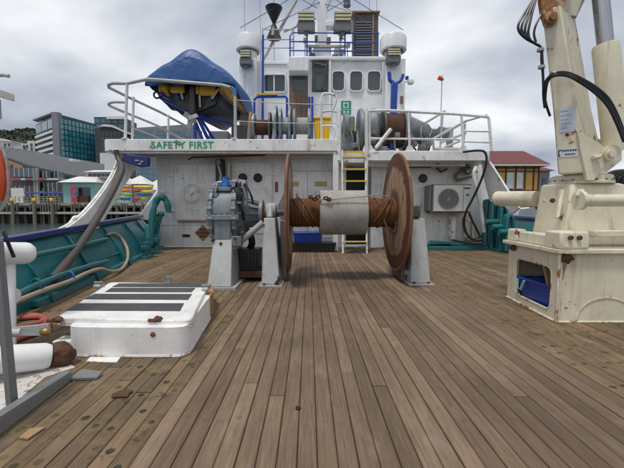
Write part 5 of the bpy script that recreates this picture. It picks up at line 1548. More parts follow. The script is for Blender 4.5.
MB().tube([(c.x+.26*math.cos(R(180-9*k)), PY0-.002, .02+.20*math.sin(R(180-9*k))) for k in range(21)], .006, 5).build('weld_bead', 'cream', ck)
for (y_, z_) in ((PY1-.16,PZ-.05),):
    scab((xf(y_)-.005, y_+.05, z_+.01), (.02,.06,.03), .3, 1.0).build('rusty_lug', 'rust_dark', ck)
scab((PX0+.06, PY0-.004, PZ-.045), (.055,.014,.04), .35, 2.0).build('rusty_lug', 'rust_dark', ck)
MB().prism([(PX0+.03,PY0-.003,PZ-.06),(PX0+.075,PY0-.003,PZ-.06),(PX0+.05,PY0-.003,PZ-.16),(PX0+.038,PY0-.003,PZ-.24)], (0,.002,0)).build('rust_run', 'rust_streak', ck)
ZP = PZ + .037
# clamp feet on the top plate
def foot(x0, x1, y0, y1, h):
    f = MB().hexa([(x0,y0,ZP),(x1,y0,ZP),(x1,y1,ZP),(x0,y1,ZP)], [(x0,y0+.02,ZP+h),(x1,y0+.02,ZP+h),(x1,y1,ZP+h),(x0,y1,ZP+h)]).build('clamp_foot', 'cream', ck, bev=.02)
    for k in range(2):
        MB().lathe([(0,.020),(.02,.020)], (x0+(x1-x0)*(.28+.3*k), y0-.016, ZP+h*.66), (0,1,0), 8).build('foot_stud', 'rust_dark', f)
foot(2.17, 2.42, 2.99, 3.22, .155); foot(2.24, 2.36, 3.76, 3.95, .13)
MB().hexa([(2.20,3.221,ZP),(2.40,3.221,ZP),(2.38,3.759,ZP),(2.25,3.759,ZP)], [(2.21,3.221,ZP+.11),(2.39,3.221,ZP+.11),(2.36,3.759,ZP+.11),(2.26,3.759,ZP+.11)]).build('foot_beam', 'cream', ck, bev=.015)
# slewing housing: a block with sloping shoulders
zh = ZY(184, 3.5)
hb = [W(531,219,3.75), W(566,224,3.27), W(640,224,3.27), (4.0,3.9,ZP), W(540,217,3.93)]
ht = [W(541,188.5,3.6), W(573,187,3.36), W(622,187,3.36), W(632,187,3.85), W(548,188.5,3.85)]
hb = [(p[0],p[1],ZP) for p in hb]; ht = [(p[0],p[1],zh) for p in ht]
MB().add(hb+ht, [(4,3,2,1,0),(5,6,7,8,9)]+[(i,(i+1)%5,(i+1)%5+5,i+5) for i in range(5)]).build('slew_housing', 'cream', ck, bev=.025)
MB().prism([W(561,190,3.33),W(565,189,3.33),W(560,217,3.24),W(556,218,3.24)], (.02,.06,0)).build('housing_rib', 'cream', ck, bev=.006)
for (px, py) in ((545,201),(552.5,200.5),(560,200)):
    MB().lathe([(0,.018 if px != 552.5 else .024),(.03,.015)], W(px,py,3.33 + (560-px)*.009), (-.4,-1,0), 12).build('housing_bolt', 'rust_dark' if px == 552.5 else 'cream', ck)
# outrigger pipes
MB().lathe([(0,.055),(1.9,.055)], W(580,200.5,3.12), (1,0,0), 20).build('outrigger_pipe', 'cream', ck)
MB().lathe([(0,.085),(.035,.085)], W(578,200.5,3.12), (1,0,0), 24).build('pipe_flange', 'cream', ck)
MB().tube([W(577,196,3.12), W(579,192,3.12), W(583,191,3.12)], .02, 8).build('pipe_lug', 'cream', ck)
e0, e1 = W(497,198.5,4.2), W(537,199,3.75)
MB().tube([e0, e1], .085, 20).build('outrigger_pipe', 'cream', ck)
MB().box(2.5, 3.9, 3.05, 3.13, ZP+.10, ZP+.16).build('side_rail', 'cream', ck, bev=.01)
# slewing ring
cc = W(581, 183, 3.55)
for k, (r_, z0, z1) in enumerate(((.27, zh-.002, zh+.030), (.255, zh+.031, zh+.085))):
    MB().lathe([(z0-zh, r_), (z1-zh-.01, r_), (z1-zh, r_-.012)], (cc.x, 3.56, zh), (0,0,1), 40).build('slew_ring', 'cream', ck)
for k in range(18):
    a = 2*PI*k/18
    MB().lathe([(0,.010),(.012,.010)], (cc.x+.262*math.cos(a), 3.56+.262*math.sin(a), zh+.028), (0,0,1), 6).build('ring_bolt', 'grey_steel', ck)
# king post: tapered box showing two faces
zb = zh + .086
D = 3.5
b_ = [W(557.5,183,D-.10), W(586,183,D-.22), W(607,183,D+.12), W(574,183,D+.34)]
for p in b_: p.z = zb
t_ = [W(541.5,18,D-.10), W(559.5,16,D-.20), W(575.5,16,D+.02), W(556,18,D+.22)]
zt = ZY(17, D)
m_b = [W(552.5,110,D-.10), W(576,110,D-.21), W(592,110,D+.06), W(565,110,D+.28)]
zm = ZY(110, D)
for p in t_: p.z = zt
for p in m_b: p.z = zm
mb = MB(); mb.add(b_+m_b+t_, [(3,2,1,0),(8,9,10,11)] + [(i,(i+1)%4,(i+1)%4+4,i+4) for i in range(4)] + [(i+4,(i+1)%4+4,(i+1)%4+8,i+8) for i in range(4)])
kp = mb.build('king_post', 'cream_post', ck, bev=.012)
# rusty patches on the post
# gusset plate reaching right to the luffing cylinder foot
gp = [W(556.5,181,D-.235), W(586,181,D-.235), W(608,155,D-.10), W(606,148,D-.10), W(587,134,D-.235), W(576,128,D-.235), W(554,130,D-.235)]
MB().prism([W(586.5,181,D-.23), W(594,181,D-.23), W(610,160,D-.20), W(611,152,D-.20), W(600,143,D-.22), W(585,135,D-.23), W(577,130,D-.23)], (0.02,.06,0)).build('gusset', 'cream', ck, bev=.008)
MB().prism([W(586.5,181,D+.10), W(596,181,D+.10), W(622,160,D+.12), W(622,146,D+.12), W(605,140,D+.10), W(585,135,D+.10)], (0.02,.05,0)).build('gusset', 'cream', ck, bev=.008)
MB().lathe([(0,.075),(.42,.075)], W(613,153,D-.24), (0,1,0), 24).build('cylinder_pin', 'cream', ck)
MB().lathe([(0,.035),(.03,.03)], W(613,153,D-.27), (0,1,0), 16).build('pin_cap', 'cream', ck)
MB().tube([W(593,158,D-.25), W(599,157,D-.25), W(601,155,D-.25)], .02, 8).build('grease_lug', 'cream', ck)
# luffing cylinder and rod
c0_, c1_ = W(612,152,D), W(601,47,D)
c0_.y = c1_.y = D-.05
ax = c1_-c0_
MB().lathe([(0,.108),(ax.length-.03,.108),(ax.length,.100)], c0_, ax, 28).build('luffing_cylinder', 'cream', ck)
MB().lathe([(0,.068),(1.4,.068)], c1_, ax, 24).build('piston_rod', 'chrome', ck)
# knuckle and boom going up out of the picture
kn = [W(541,0,D-.16), W(543,14,D-.16), W(547,25,D-.16), W(553,26,D-.16), W(558,19,D-.16), W(566,2,D-.16), W(575,-25,D-.16), W(541,-25,D-.16)]
MB().prism(kn, (.0,.05,0)).build('knuckle_plate', 'cream_rusty', ck, bev=.006)
kn2 = [W(556,17,D+.10), W(576,19,D+.05), W(587,-4,D+.05), W(592,-25,D+.05), W(556,-25,D+.1)]
MB().prism(kn2, (.0,.08,0)).build('knuckle_plate', 'cream', ck, bev=.006)
MB().hexa([W(550,14,D-.10),W(577,17,D-.04),W(577,17,D+.1),W(550,14,D+.1)], [W(545,-35,D-.10),W(595,-35,D-.08),W(595,-35,D+.2),W(545,-35,D+.2)]).build('boom', 'cream', ck, bev=.01)
MB().lathe([(0,.055),(.03,.055),(.04,.035),(.06,.035)], W(549.5,19,D-.16), (0,-1,0), 20).build('knuckle_pin', 'cream_rusty', ck)
# maker's stickers on the king post
def on_post(px, py): 
    # a point on the left face of the post
    t = (py-17)/(183-17)
    A, B_ = t_[0].lerp(b_[0], t), t_[1].lerp(b_[1], t)
    zz = ZY(py, D)
    if zz > zm: k = (zz-zm)/(zt-zm); A, B_ = m_b[0].lerp(t_[0], k), m_b[1].lerp(t_[1], k)
    else: k = (zz-zb)/(zm-zb); A, B_ = b_[0].lerp(m_b[0], k), b_[1].lerp(m_b[1], k)
    # intersect the picture ray with the line A-B in plan
    u = (px-309)/350; v = (234-py)/350; y = CP+v*SP; kx = u/y
    s = (kx*A.y - A.x)/((B_.x-A.x) - kx*(B_.y-A.y))
    p = A.lerp(B_, s); p.z = zz
    return p
nf = (m_b[1]-m_b[0]).cross(t_[0]-m_b[0]).normalized()
if nf.y > 0: nf = -nf
def sticker(px0, py0, px1, py1, mat, off, name, parent):
    p = [on_post(px0,py1)+nf*off, on_post(px1,py1)+nf*off, on_post(px1,py0)+nf*off, on_post(px0,py0)+nf*off]
    return MB().prism(p, nf*.002).build(name, mat, parent, smooth=False)
s1 = sticker(559, 112, 574.5, 135.5, 'sticker_blue', .004, 'rating_plate', ck)
for k in range(5): sticker(560.5, 115+4*k, 568+ (k%2)*3, 115.7+4*k, 'galv', .0065, 'print_line', s1)
sticker(561, 126, 566, 132, 'galv', .0065, 'print_line', s1)
s2 = sticker(557, 150.5, 578, 159.3, 'sticker', .004, 'maker_sticker', ck)
sticker(558, 152, 559.3, 158, 'ink', .0065, 'mark', s2); sticker(557.6, 157, 560.2, 158.2, 'ink', .0065, 'mark', s2); sticker(559.5, 151.8, 561.5, 152.8, 'ink', .0065, 'mark', s2)
for a, b2 in ((562,564),(564.5,566.5),(567,569),(569.5,571.5),(572,574),(574.5,576.5)): sticker(a, 152.3, b2, 153.7, 'ink', .0065, 'mark', s2)
for a, b2 in ((565,567.4),(568,570),(570.6,572.6),(573.2,575)): sticker(a, 156, b2, 157.2, 'ink', .0065, 'mark', s2)
MB().lathe([(0,.016),(.012,.014)], on_post(567,138), nf, 10).build('post_bolt', 'rust_dark', ck)
# hydraulic hoses
ho = thing('crane_hoses', 'bundle of black hydraulic hoses strapped to the crane post', 'hoses', W(545,60,3.35))
for k in range(4):
    o_ = k*1.4
    MB().tube(smoothline([W(543+o_*.2,-14,3.38), W(531+o_*1.1,3-o_*.6,3.34), W(519.5+o_*2.4,22+o_*.6,3.30), W(519+o_*2.2,31+o_*.6,3.30), W(526+o_,38.5+o_*.4,3.30), W(535,43.5,3.32), W(541,48,3.33+.01*k), W(541.5+o_*.2,60,3.34), W(543,76,3.35), W(543.5,90,3.36), W(546,104,3.38), W(550,116,3.42)], 5), .011, 7).build('hose', 'rubber', ho)
MB().tube(smoothline([W(541,15,3.34), W(536,25,3.33), W(534,34,3.33), W(536,42,3.32)],5), .010, 7).build('hose', 'rubber', ho)
for k in range(3):
    MB().tube(smoothline([W(545,108,3.38), W(543.5+k,92,3.34), W(546+k,81,3.27), W(554,73.5+1.2*k,3.20), W(566,72.5+1.5*k,3.19), W(578,77+2*k,3.24), W(594,86+3*k,3.22), W(607,97+4*k,3.2), W(616,112+5*k,3.2), W(624,132+5*k,3.22)], 5), .0125, 7).build('hose', 'rubber', ho)
for (px, py) in ((540.5,50),(541.5,67),(553,74.5)):
    c = W(px, py, 3.31 if py > 70 else 3.33); c.y -= .0
    MB().lathe([(-.012,.030),(.012,.030)], c, (0,0,1) if py < 70 else (1,0,.3), 12).build('hose_clamp', 'galv', ho)
# striped dark coil at the right edge behind the post
hc = thing('hose_coil', 'coil of black hoses with white bands behind the crane cylinder', 'hose coil', W(618,183,3.9))
for k in range(6):
    px = 605 + 5*k
    MB().tube(smoothline([W(px-4,190,3.95), W(px-3,181,3.9), W(px+2,175,3.9), W(px+9,172,3.9), W(px+18,171,3.9)],5), .022, 8).build('hose', 'rubber', hc)
for k in range(5):
    px = 608 + 5*k
    MB().tube(smoothline([W(px-4,189,4.0), W(px-3,181,3.95), W(px+2,176,3.95), W(px+9,173,3.95)],5), .015, 6).build('band', 'white_clean', hc)
# blue bin and board inside the pedestal
bn = thing('bin', 'blue plastic bin stowed inside the crane pedestal opening', 'bin', (PX0+.25, 3.45, 0))
MB().hexa([(PX0+.10,3.22,.001),(PX0+.40,3.22,.001),(PX0+.40,3.66,.001),(PX0+.10,3.66,.001)], [(PX0+.06,3.18,.27),(PX0+.44,3.18,.27),(PX0+.44,3.72,.27),(PX0+.06,3.72,.27)]).build('tub', 'blue_plastic', bn, bev=.02)
MB().tube([(PX0+.06,3.18,.275),(PX0+.44,3.18,.275),(PX0+.44,3.72,.275),(PX0+.06,3.72,.275)], .014, 6, closed=True).build('rim', 'blue_plastic', bn)
MB().tube([(PX0+.045,3.58,.26),(PX0+.035,3.62,.16),(PX0+.035,3.68,.16),(PX0+.045,3.70,.26)], .014, 6).build('handle', 'hut_teal', bn)
tag(MB().obox((PX0+.16,3.26,.32), (.10,.0,.02), (0,.012,0), (-.03,.02,.16)).build('wood_board', 'wood_chip'), 'brown board leaning inside the crane pedestal opening', 'board')

# ================================================================== HARBOUR BACKGROUND
WZ = -1.5
# ---- wharf on the left
WD = 62.0
zdeck = ZY(202.5, WD)
wharf = MB().box(-140, XP(175,WD), WD+1.2, 120, zdeck-.9, zdeck).build('wharf', 'pale_concrete')
tag(wharf, 'concrete wharf across the water on the left', None, kind='structure')
MB().box(-140, XP(170,WD), WD-.2, WD+1.19, zdeck-.55, zdeck-.05).build('wharf_edge', 'wharf_grey', wharf)
MB().box(-140, XP(170,WD), WD-.8, WD+.8, ZY(214,WD), ZY(211.8,WD)).build('lower_walkway', 'pale_concrete', wharf)
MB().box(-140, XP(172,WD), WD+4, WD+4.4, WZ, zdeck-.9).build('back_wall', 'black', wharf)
for k in range(46):
    px = -8 + k*3.9
    x = XP(px, WD) + rnd.uniform(-.1,.1)
    MB().lathe([(0,.20),(zdeck-.6-WZ,.18)], (x, WD+.5+ (k%2)*1.2, WZ), (0,0,1), 8).build('pile', 'pile_wood', wharf)
# dark fence-like fenders below the deck edge
for k in range(60):
    px = 2 + k*2.6
    if px > 158: break
    x = XP(px, WD-.3); h0 = (ZY(211, WD-.3)+rnd.uniform(-.3,.6)) if k % 4 else WZ
    if rnd.random() < .3: continue; 
    MB().box(x-.09, x+.09, WD-.45, WD-.25, h0, zdeck-.1+rnd.uniform(-.2,.1)).build('fender_post', 'pile_wood', wharf)
# rail along the edge
rl = thing('wharf_railing', 'low grey railing with posts along the wharf edge', 'railing', (XP(40,WD), WD, zdeck))
for z in (.35, .75, 1.05):
    MB().tube([(XP(-10,WD), WD+.4, zdeck+z), (XP(60,WD), WD+.4, zdeck+z)], .03, 5).build('rail', 'wharf_grey', rl)
for k in range(18):
    x = XP(-10+4*k, WD); MB().box(x-.05,x+.05, WD+.35, WD+.45, zdeck, zdeck+1.1).build('post', 'wharf_grey', rl)
for (px, lab) in ((12.5,'leftmost yellow topped timber pile at the wharf edge'), (34.5,'middle yellow topped timber pile at the wharf edge'), (52,'rightmost yellow topped timber pile at the wharf edge')):
    x = XP(px, WD-1.2)
    pl_ = thing('mooring_pile', lab, 'pile', (x, WD-1.2, WZ), 'yellow topped mooring piles')
    MB().lathe([(0,.26),(ZY(201,WD-1.2)-WZ,.24)], (x, WD-1.2, WZ), (0,0,1), 12).build('timber', 'pile_wood', pl_)
    MB().lathe([(0,.28),(.42,.28),(.5,.22)], (x, WD-1.2, ZY(201,WD-1.2)+.001), (0,0,1), 12).build('yellow_cap', 'yellow', pl_)
# floating pontoon
tag(MB().box(XP(76,55), XP(127,55), 54, 57, WZ-.2, WZ+.35).build('pontoon', 'white_band', bev=.05), 'pale floating pontoon on the water below the wharf', 'pontoon')

# ---- long grey roofed restaurant
rs = thing('restaurant', 'long two storey waterfront restaurant with grey pitched roof', 'building', (XP(30,74), 74, zdeck))
def P(px, py, D): return W(px, py, D)
# gable of roof: eave near, ridge far; front wall glass bands with piers
MB().prism([(XP(-30,72),72,zdeck),(XP(-30,72),72,ZY(168,72)),(XP(66,76),76,ZY(178.5,76)),(XP(66,76),76,zdeck)], (0,3,0)).build('wall', 'rest_wall', rs)
rf_ = [P(-30,152,70.5), P(4,158.5,70.8), P(27,167.5,71.5), P(68,176.5,75), P(104,183,80), P(104,166,92), P(70,160,92), P(30,152.5,90), P(-30,143,90)]
MB().prism(rf_, (0,.0,.5)).build('roof', 'roof_grey', rs)
for k in range(26):
    t = k/25
    def edge(pts, t):
        q = t*(len(pts)-1); i = min(int(q), len(pts)-2); return pts[i].lerp(pts[i+1], q-i)
    e0, e1 = edge(rf_[0:5], t), edge(rf_[:4:-1], t)
    MB().tube([e0+Vector((0,0,.52)), e1+Vector((0,0,.52))], .09, 4).build('roof_seam', 'roof_grey', rs)
for k in range(7):
    a = rf_[0].lerp(rf_[3], .15+k*.13)
    MB().box(a.x-.1, a.x+.1, a.y-.1, a.y+.1, zdeck, a.z-.4).build('column', 'rest_wall', rs)
for k, (px0, px1, py0, py1, D) in enumerate(((11,34,168,177,71.6),(40.5,51,171,177.5,72),(52,62,172,178,73),(-6,9,166,176,71.4),(12,35,186,196,71.6),(41,62,182.5,196,72.2))):
    a, b2 = P(px0, py1, D), P(px1, py0, D)
    w_ = MB().box(a.x, b2.x, D-.2, D+.4, a.z, b2.z).build('window', 'dark_glass' if k != 0 and k != 2 else 'office_glass', rs)
    n = max(3, int((px1-px0)/4))
    for q in range(1, n):
        x = a.x+(b2.x-a.x)*q/n; MB().box(x-.05, x+.05, D-.28, D-.201, a.z, b2.z).build('mullion', 'white_band', w_)
for (px0, px1, py0, py1) in ((10,64,178,180.5),):
    a, b2 = P(px0, py1, 70.8), P(px1, py0, 70.8)
    MB().box(a.x, b2.x, 70.6, 71.2, a.z, b2.z).build('balcony_front', 'rest_wall', rs)
    for (q0, q1, m) in ((15,22,'sign_red'),(28,33,'sign_red'),(40,47,'sign_red'),(49,60,'white_band'),(23,27,'white_band')):
        MB().box(XP(q0,70.6), XP(q1,70.6), 70.5, 70.59, a.z+.1, b2.z-.1).build('banner', m, rs)
for px in (36.5, 38.5):
    MB().box(XP(px-1.5,71), XP(px+1,71), 70.9, 71.4, zdeck, ZY(168,71)).build('pier', 'wharf_grey', rs)
for (px, py, w, h) in ((57,162,5,3),(73,159,4,5)):
    MB().box(XP(px-w/2,84), XP(px+w/2,84), 84, 87, ZY(py+h,84), ZY(py,84)).build('roof_unit', 'tent_white', rs, bev=.1)
# hoarding left of the terrace
tag(MB().box(XP(12,64.5), XP(24.5,64.5), 64.5, 64.6, zdeck, ZY(188,64.5)).build('hoarding', 'tent_white'), 'pale printed hoarding on the wharf below the restaurant', 'hoarding')
for k, px in enumerate((31, 43.5, 54.5, 64)):
    D = 66 + k*.6; z = ZY(188.3, D)
    u = thing('umbrella', 'blue terrace umbrella on the wharf, %s from the left' % ('first','second','third','fourth')[k], 'umbrella', (XP(px,D), D, zdeck), 'blue terrace umbrellas')
    MB().lathe([(0,1.15),(.15,1.0),(.55,.05)], (XP(px,D), D, ZY(193.5,D)), (0,0,1), 8).build('canopy', 'umbrella_blue', u)
    MB().tube([(XP(px,D), D, zdeck), (XP(px,D), D, z)], .05, 6).build('pole', 'wharf_grey', u)
# people/furniture clutter on the terrace: tables
for k in range(9):
    px = 20+k*5.2; D = 64.8+ (k%3)*.7; x = XP(px, D)
    t_b = thing('terrace_table', 'small grey terrace table on the wharf, number %s from the left' % ('one','two','three','four','five','six','seven','eight','nine')[k], 'table', (x, D, zdeck), 'terrace tables')
    MB().lathe([(0,.45),(.05,.45)], (x, D, zdeck+.72), (0,0,1), 10).build('table_top', ('tent_white','timber','wharf_grey')[k%3], t_b)
    MB().tube([(x,D,zdeck),(x,D,zdeck+.72)], .06, 6).build('pedestal', 'wharf_grey', t_b)

# ---- teal boat shed with white roof
hd = thing('boat_shed', 'pale teal wharf shed with white hipped roof and little clerestory', 'shed', (XP(80,66), 66, zdeck))
D = 66
MB().box(XP(64,D), XP(97,D), D, D+6, zdeck, ZY(182,D)).build('wall', 'hut_teal', hd)
MB().hexa([(XP(61,D),D-.8,ZY(182.5,D)),(XP(100,D),D-.8,ZY(182.5,D)),(XP(103,D),D+7,ZY(182.5,D)),(XP(64,D),D+7,ZY(182.5,D))],
          [(XP(76,D),D+1,ZY(176,D)),(XP(96,D),D+1,ZY(176,D)),(XP(96,D),D+4,ZY(176,D)),(XP(76,D),D+4,ZY(176,D))]).build('roof', 'tent_white', hd)
MB().box(XP(84,D), XP(108,D), D+1.2, D+4, ZY(177,D), ZY(171.5,D)).build('clerestory', 'tent_white', hd)
for k in range(5): MB().box(XP(86+4.4*k,D), XP(89.4+4.4*k,D), D+1.1, D+1.199, ZY(176,D), ZY(173,D)).build('window', 'dark_glass', hd)
MB().hexa([(XP(82,D),D+.6,ZY(171.5,D)),(XP(111,D),D+.6,ZY(171.5,D)),(XP(111,D),D+4.6,ZY(171.5,D)),(XP(82,D),D+4.6,ZY(171.5,D))],[(XP(89,D),D+2,ZY(169,D)),(XP(106,D),D+2,ZY(169,D)),(XP(106,D),D+3,ZY(169,D)),(XP(89,D),D+3,ZY(169,D))]).build('clerestory_roof', 'tent_white', hd)
MB().box(XP(79.5,D), XP(91,D), D-.1, D-.001, zdeck, ZY(187.5,D)).build('doorway', 'dark_glass', hd)
MB().box(XP(80,D), XP(90.5,D), D-.6, D-.11, zdeck, ZY(196,D)).build('counter', 'timber', hd)
sg = thing('sign_board', 'red and blue upright sign board beside the teal shed', 'sign', (XP(74,65), 65, zdeck))
MB().box(XP(71.5,65), XP(77,65), 65, 65.1, zdeck, ZY(186.5,65)).build('board', 'sign_red', sg)
MB().lathe([(0,.34),(.03,.34)], W(74.5,191.5,64.97), (0,-1,0), 16).build('disc', 'sign_blue', sg)
MB().box(XP(73,65), XP(76.5,65), 64.95, 64.999, ZY(198,65), ZY(194.5,65)).build('panel', 'sign_blue', sg)
# ---- tents behind the kayaks
for k, (px0, px1, pyt, pyb, D) in enumerate(((104,128,171,184,74),(122,148,174,184,76),(140,170,177,190,78))):
    tn = thing('marquee', '%s white marquee roof behind the kayak racks' % ('left','middle','right')[k], 'marquee', (XP((px0+px1)/2,D), D, zdeck), 'white marquees')
    a, b2 = XP(px0,D), XP(px1,D)
    MB().add([(a,D,ZY(pyb,D)),(b2,D,ZY(pyb,D)),(b2,D+6,ZY(pyb,D)),(a,D+6,ZY(pyb,D)),((a+b2)/2,D+3,ZY(pyt,D))], [(0,1,4),(1,2,4),(2,3,4),(3,0,4),(3,2,1,0)]).build('roof', 'tent_white', tn, smooth=False)
    MB().box(a+.2, b2-.2, D+.2, D+5.8, zdeck, ZY(pyb,D)).build('side', 'tent_white' if k != 1 else 'rest_wall', tn)

# ---- kayaks on two racks
def kayak(px0, px1, py, D, mat, label):
    a, b2 = W(px0, py, D), W(px1, py, D); L = b2.x-a.x; n = 12
    vv = []; ff = []; m = 8
    for i in range(n+1):
        t = i/n; w = .33*math.sin(PI*min(.98,max(.02,t)))**.6; h = .28*(.35+.65*math.sin(PI*t)**.5)
        zc = a.z + .10*abs(2*t-1)**2.5
        for k in range(m):
            an = 2*PI*k/m
            vv.append((a.x+L*t, D+w*math.cos(an), zc+h*math.sin(an)))
    for i in range(n):
        for k in range(m): ff.append((i*m+k, i*m+(k+1)%m, (i+1)*m+(k+1)%m, (i+1)*m+k))
    ff += [tuple(range(m))[::-1], tuple(n*m+k for k in range(m))]
    o = thing('kayak', label, 'kayak', (a.x+L/2, D, a.z-.2), 'kayaks stacked on the wharf racks')
    MB().add(vv, ff).build('hull', mat, o)
    MB().lathe([(0,.26),(.03,.26),(.03,.2)], (a.x+L*.5, D, a.z+.18), (0,0,1), 12).build('cockpit_rim', 'black', o)
KD = 63.5
for (p0, p1, py, m, lab) in (
    (117.5,131,187,'kayak_orange','orange kayak on top of the left rack'), (114.5,131,190.6,'kayak_orange','orange kayak second from the top of the left rack'),
    (112.8,122,194.4,'kayak_orange','short orange kayak end above the green ones on the left rack'), (122.5,132.5,194.8,'kayak_green','green kayak at the right end of the left rack'),
    (111,120.5,198.6,'kayak_green','green kayak at the bottom of the left rack'), (119.5,131,199,'kayak_blue','blue kayak at the bottom of the left rack'),
    (133,153,187,'kayak_yellow','long yellow kayak on top of the right rack'), (132.5,140,190.8,'kayak_red','red kayak second from the top of the right rack'),
    (141.5,153,191.6,'kayak_yellow','yellow kayak second from the top of the right rack'), (137,153,194.8,'kayak_blue','blue kayak in the middle of the right rack'),
    (133.5,140,198.8,'kayak_red','red kayak at the bottom of the right rack'), (140,148,198.6,'kayak_lime','lime kayak at the bottom of the right rack')):
    kayak(p0, p1, py, KD + (0.4 if m in ('kayak_blue','kayak_lime') else 0), m, lab)
for (p0, p1, side) in ((112,131.5,'left'),(133.5,152.5,'right')):
    kr = thing('kayak_rack', 'grey tubular kayak rack on the %s' % side, 'rack', (XP((p0+p1)/2,KD), KD, zdeck), 'kayak racks')
    for px in (p0+3, p1-3):
        MB().tube([(XP(px,KD),KD+.55,zdeck),(XP(px,KD),KD+.55,ZY(185,KD))], .05, 6).build('post', 'wharf_grey', kr)
        for py in (188.2, 192, 196, 200.4):
            MB().tube([(XP(px,KD),KD-.4,ZY(py,KD)),(XP(px,KD),KD+.55,ZY(py,KD))], .04, 5).build('arm', 'wharf_grey', kr)

# ---- city buildings
def pane_grid(parent, A, B_, z0, z1, nx, nz, mat, gap=.16, depth=.25, name='pane'):
    """panes on the vertical face from A to B (plan points)"""
    A = Vector((A[0],A[1],0)); B_ = Vector((B_[0],B_[1],0)); u = (B_-A)/nx; h = (z1-z0)/nz
    nrm = Vector((u.y,-u.x,0)).normalized()
    if nrm.y > 0: nrm = -nrm
    un = u.normalized()
    ref = None
    off = Vector(parent['_o'])
    for i in range(nx):
        for j in range(nz):
            o_ = A + u*i + un*gap + Vector((0,0,z0+h*j+gap))
            if ref is None:
                w = u*(1) - un*2*gap
                ob = MB().prism([Vector((0,0,0)), w, w+Vector((0,0,h-2*gap)), Vector((0,0,h-2*gap))], nrm*.06)
                me_o = ob.build(name, mat, None, smooth=False); ref = me_o.data
                p = me_o; p.parent = parent; p['_o'] = tuple(off)
            else:
                p = bpy.data.objects.new(name, ref); COL.objects.link(p); p.parent = parent
            p.location = o_ - off + nrm*.01
zg = 2.5
# glass office tower
D0 = 230
A_, C_, B_ = W(37,150,D0+22), W(58,150,D0), W(97.5,150,D0+24)
zt = ZY(113.5, D0)
gt = thing('glass_tower', 'teal glass office tower with a grey corner pier and white banded side', 'building', (C_.x, D0, zg))
Dk = C_ + (A_-C_) + (B_-C_)
MB().hexa([(C_.x,C_.y,zg),(B_.x,B_.y,zg),(Dk.x,Dk.y,zg),(A_.x,A_.y,zg)], [(C_.x,C_.y,zt),(B_.x,B_.y,zt-1.2),(Dk.x,Dk.y,zt-1.2),(A_.x,A_.y,zt-2)]).build('core', 'mullion', gt)
cz0, cz1 = ZY(172, D0), zt-2.5
pane_grid(gt, (C_.x+1.5,C_.y+.9), (B_.x,B_.y), cz0, cz1, 10, 10, 'tower_glass', .28)
# corner pier
MB().box(C_.x-2.6, C_.x+1.6, C_.y-.8, C_.y+3, zg, zt+.8).build('corner_pier', 'tower_stone', gt)
la, lb_ = Vector((A_.x,A_.y,0)), Vector((C_.x-2.6,C_.y+1,0))
z5 = ZY(131, D0+10)
pane_grid(gt, (la.x,la.y), (lb_.x,lb_.y), z5, ZY(120.5,D0+10), 3, 1, 'tower_glass_side', .5, name='upper_pane')
for k in range(7):
    z = z5 - 1.2 - k*3.6
    nrm = Vector((-(lb_-la).y, (lb_-la).x, 0)).normalized()
    if nrm.y > 0: nrm = -nrm
    if z > zg: MB().prism([la+Vector((0,0,z-1.5)), lb_+Vector((0,0,z-1.5)), lb_+Vector((0,0,z)), la+Vector((0,0,z))], nrm*.9).build('white_band', 'white_band', gt)
MB().prism([la+Vector((-1.2,-1,ZY(119.5,D0+18))), lb_+Vector((0,-1,ZY(114.2,D0+2))), lb_+Vector((0,4,ZY(114.2,D0+2))), la+Vector((-1.2,4,ZY(119.5,D0+18)))], (0,0,.8)).build('roof_slab', 'tower_stone', gt)
# dark building behind with pale canopy roof
D1 = 240
dk = thing('dark_office', 'dark office block with a curved pale roof right of the glass tower', 'building', (XP(112,D1), D1, zg))
MB().box(XP(98,D1), XP(130,D1), D1, D1+30, zg, ZY(128,D1)).build('core', 'tower_dark', dk)
pane_grid(dk, (XP(104,D1),D1), (XP(128,D1),D1), ZY(165,D1), ZY(131,D1), 6, 6, 'dark_glass', .4)
MB().prism([W(97.5,126.5,D1-2), W(104,124.2,D1-2), W(112,125,D1-2), W(122,129.5,D1-2), W(133,134,D1-2), W(133,135.6,D1-2), W(122,131.5,D1-2), W(112,127,D1-2), W(104,126.3,D1-2)], (0,14,0)).build('curved_roof', 'white_band', dk)
MB().box(XP(102.5,D1-1), XP(130,D1-1), D1-1.5, D1-.5, zg, ZY(153,D1-1)).build('podium', 'white_band', dk)
tl = thing('teal_office', 'distant teal glass block seen above the dark office', 'building', (XP(112,270), 270, zg))
MB().box(XP(98,270), XP(127,270), 270, 290, zg, ZY(117,270)).build('core', 'mullion', tl)
pane_grid(tl, (XP(98,270),270), (XP(127,270),270), ZY(140,270), ZY(118,270), 5, 4, 'tower_glass_side', .5)
MB().box(XP(110,268), XP(128,268), 268, 272, ZY(119,268), ZY(116.2,268)).build('roof_slab', 'tent_white', tl)
o2 = thing('office_block', 'blue glass office block behind the left railing', 'building', (XP(150,200), 200, zg))
MB().hexa([(XP(137,200),200,zg),(XP(190,200),206,zg),(XP(190,200),226,zg),(XP(137,200),226,zg)], [(XP(137,200),200,ZY(128,200)),(XP(190,200),206,ZY(124,206)),(XP(190,200),226,ZY(124,206)),(XP(137,200),226,ZY(128,200))]).build('core', 'tower_stone', o2)
pane_grid(o2, (XP(137.5,200),200), (XP(189,200),205.8), ZY(180,200), ZY(129,200), 10, 9, 'tower_glass_side', .14)
w1 = thing('white_house', 'white house on the hillside at the far left', 'building', (XP(5,260), 260, zg))
MB().box(XP(-6,260), XP(15,260), 260, 275, zg, ZY(140.5,260)).build('wall', 'white_band', w1)
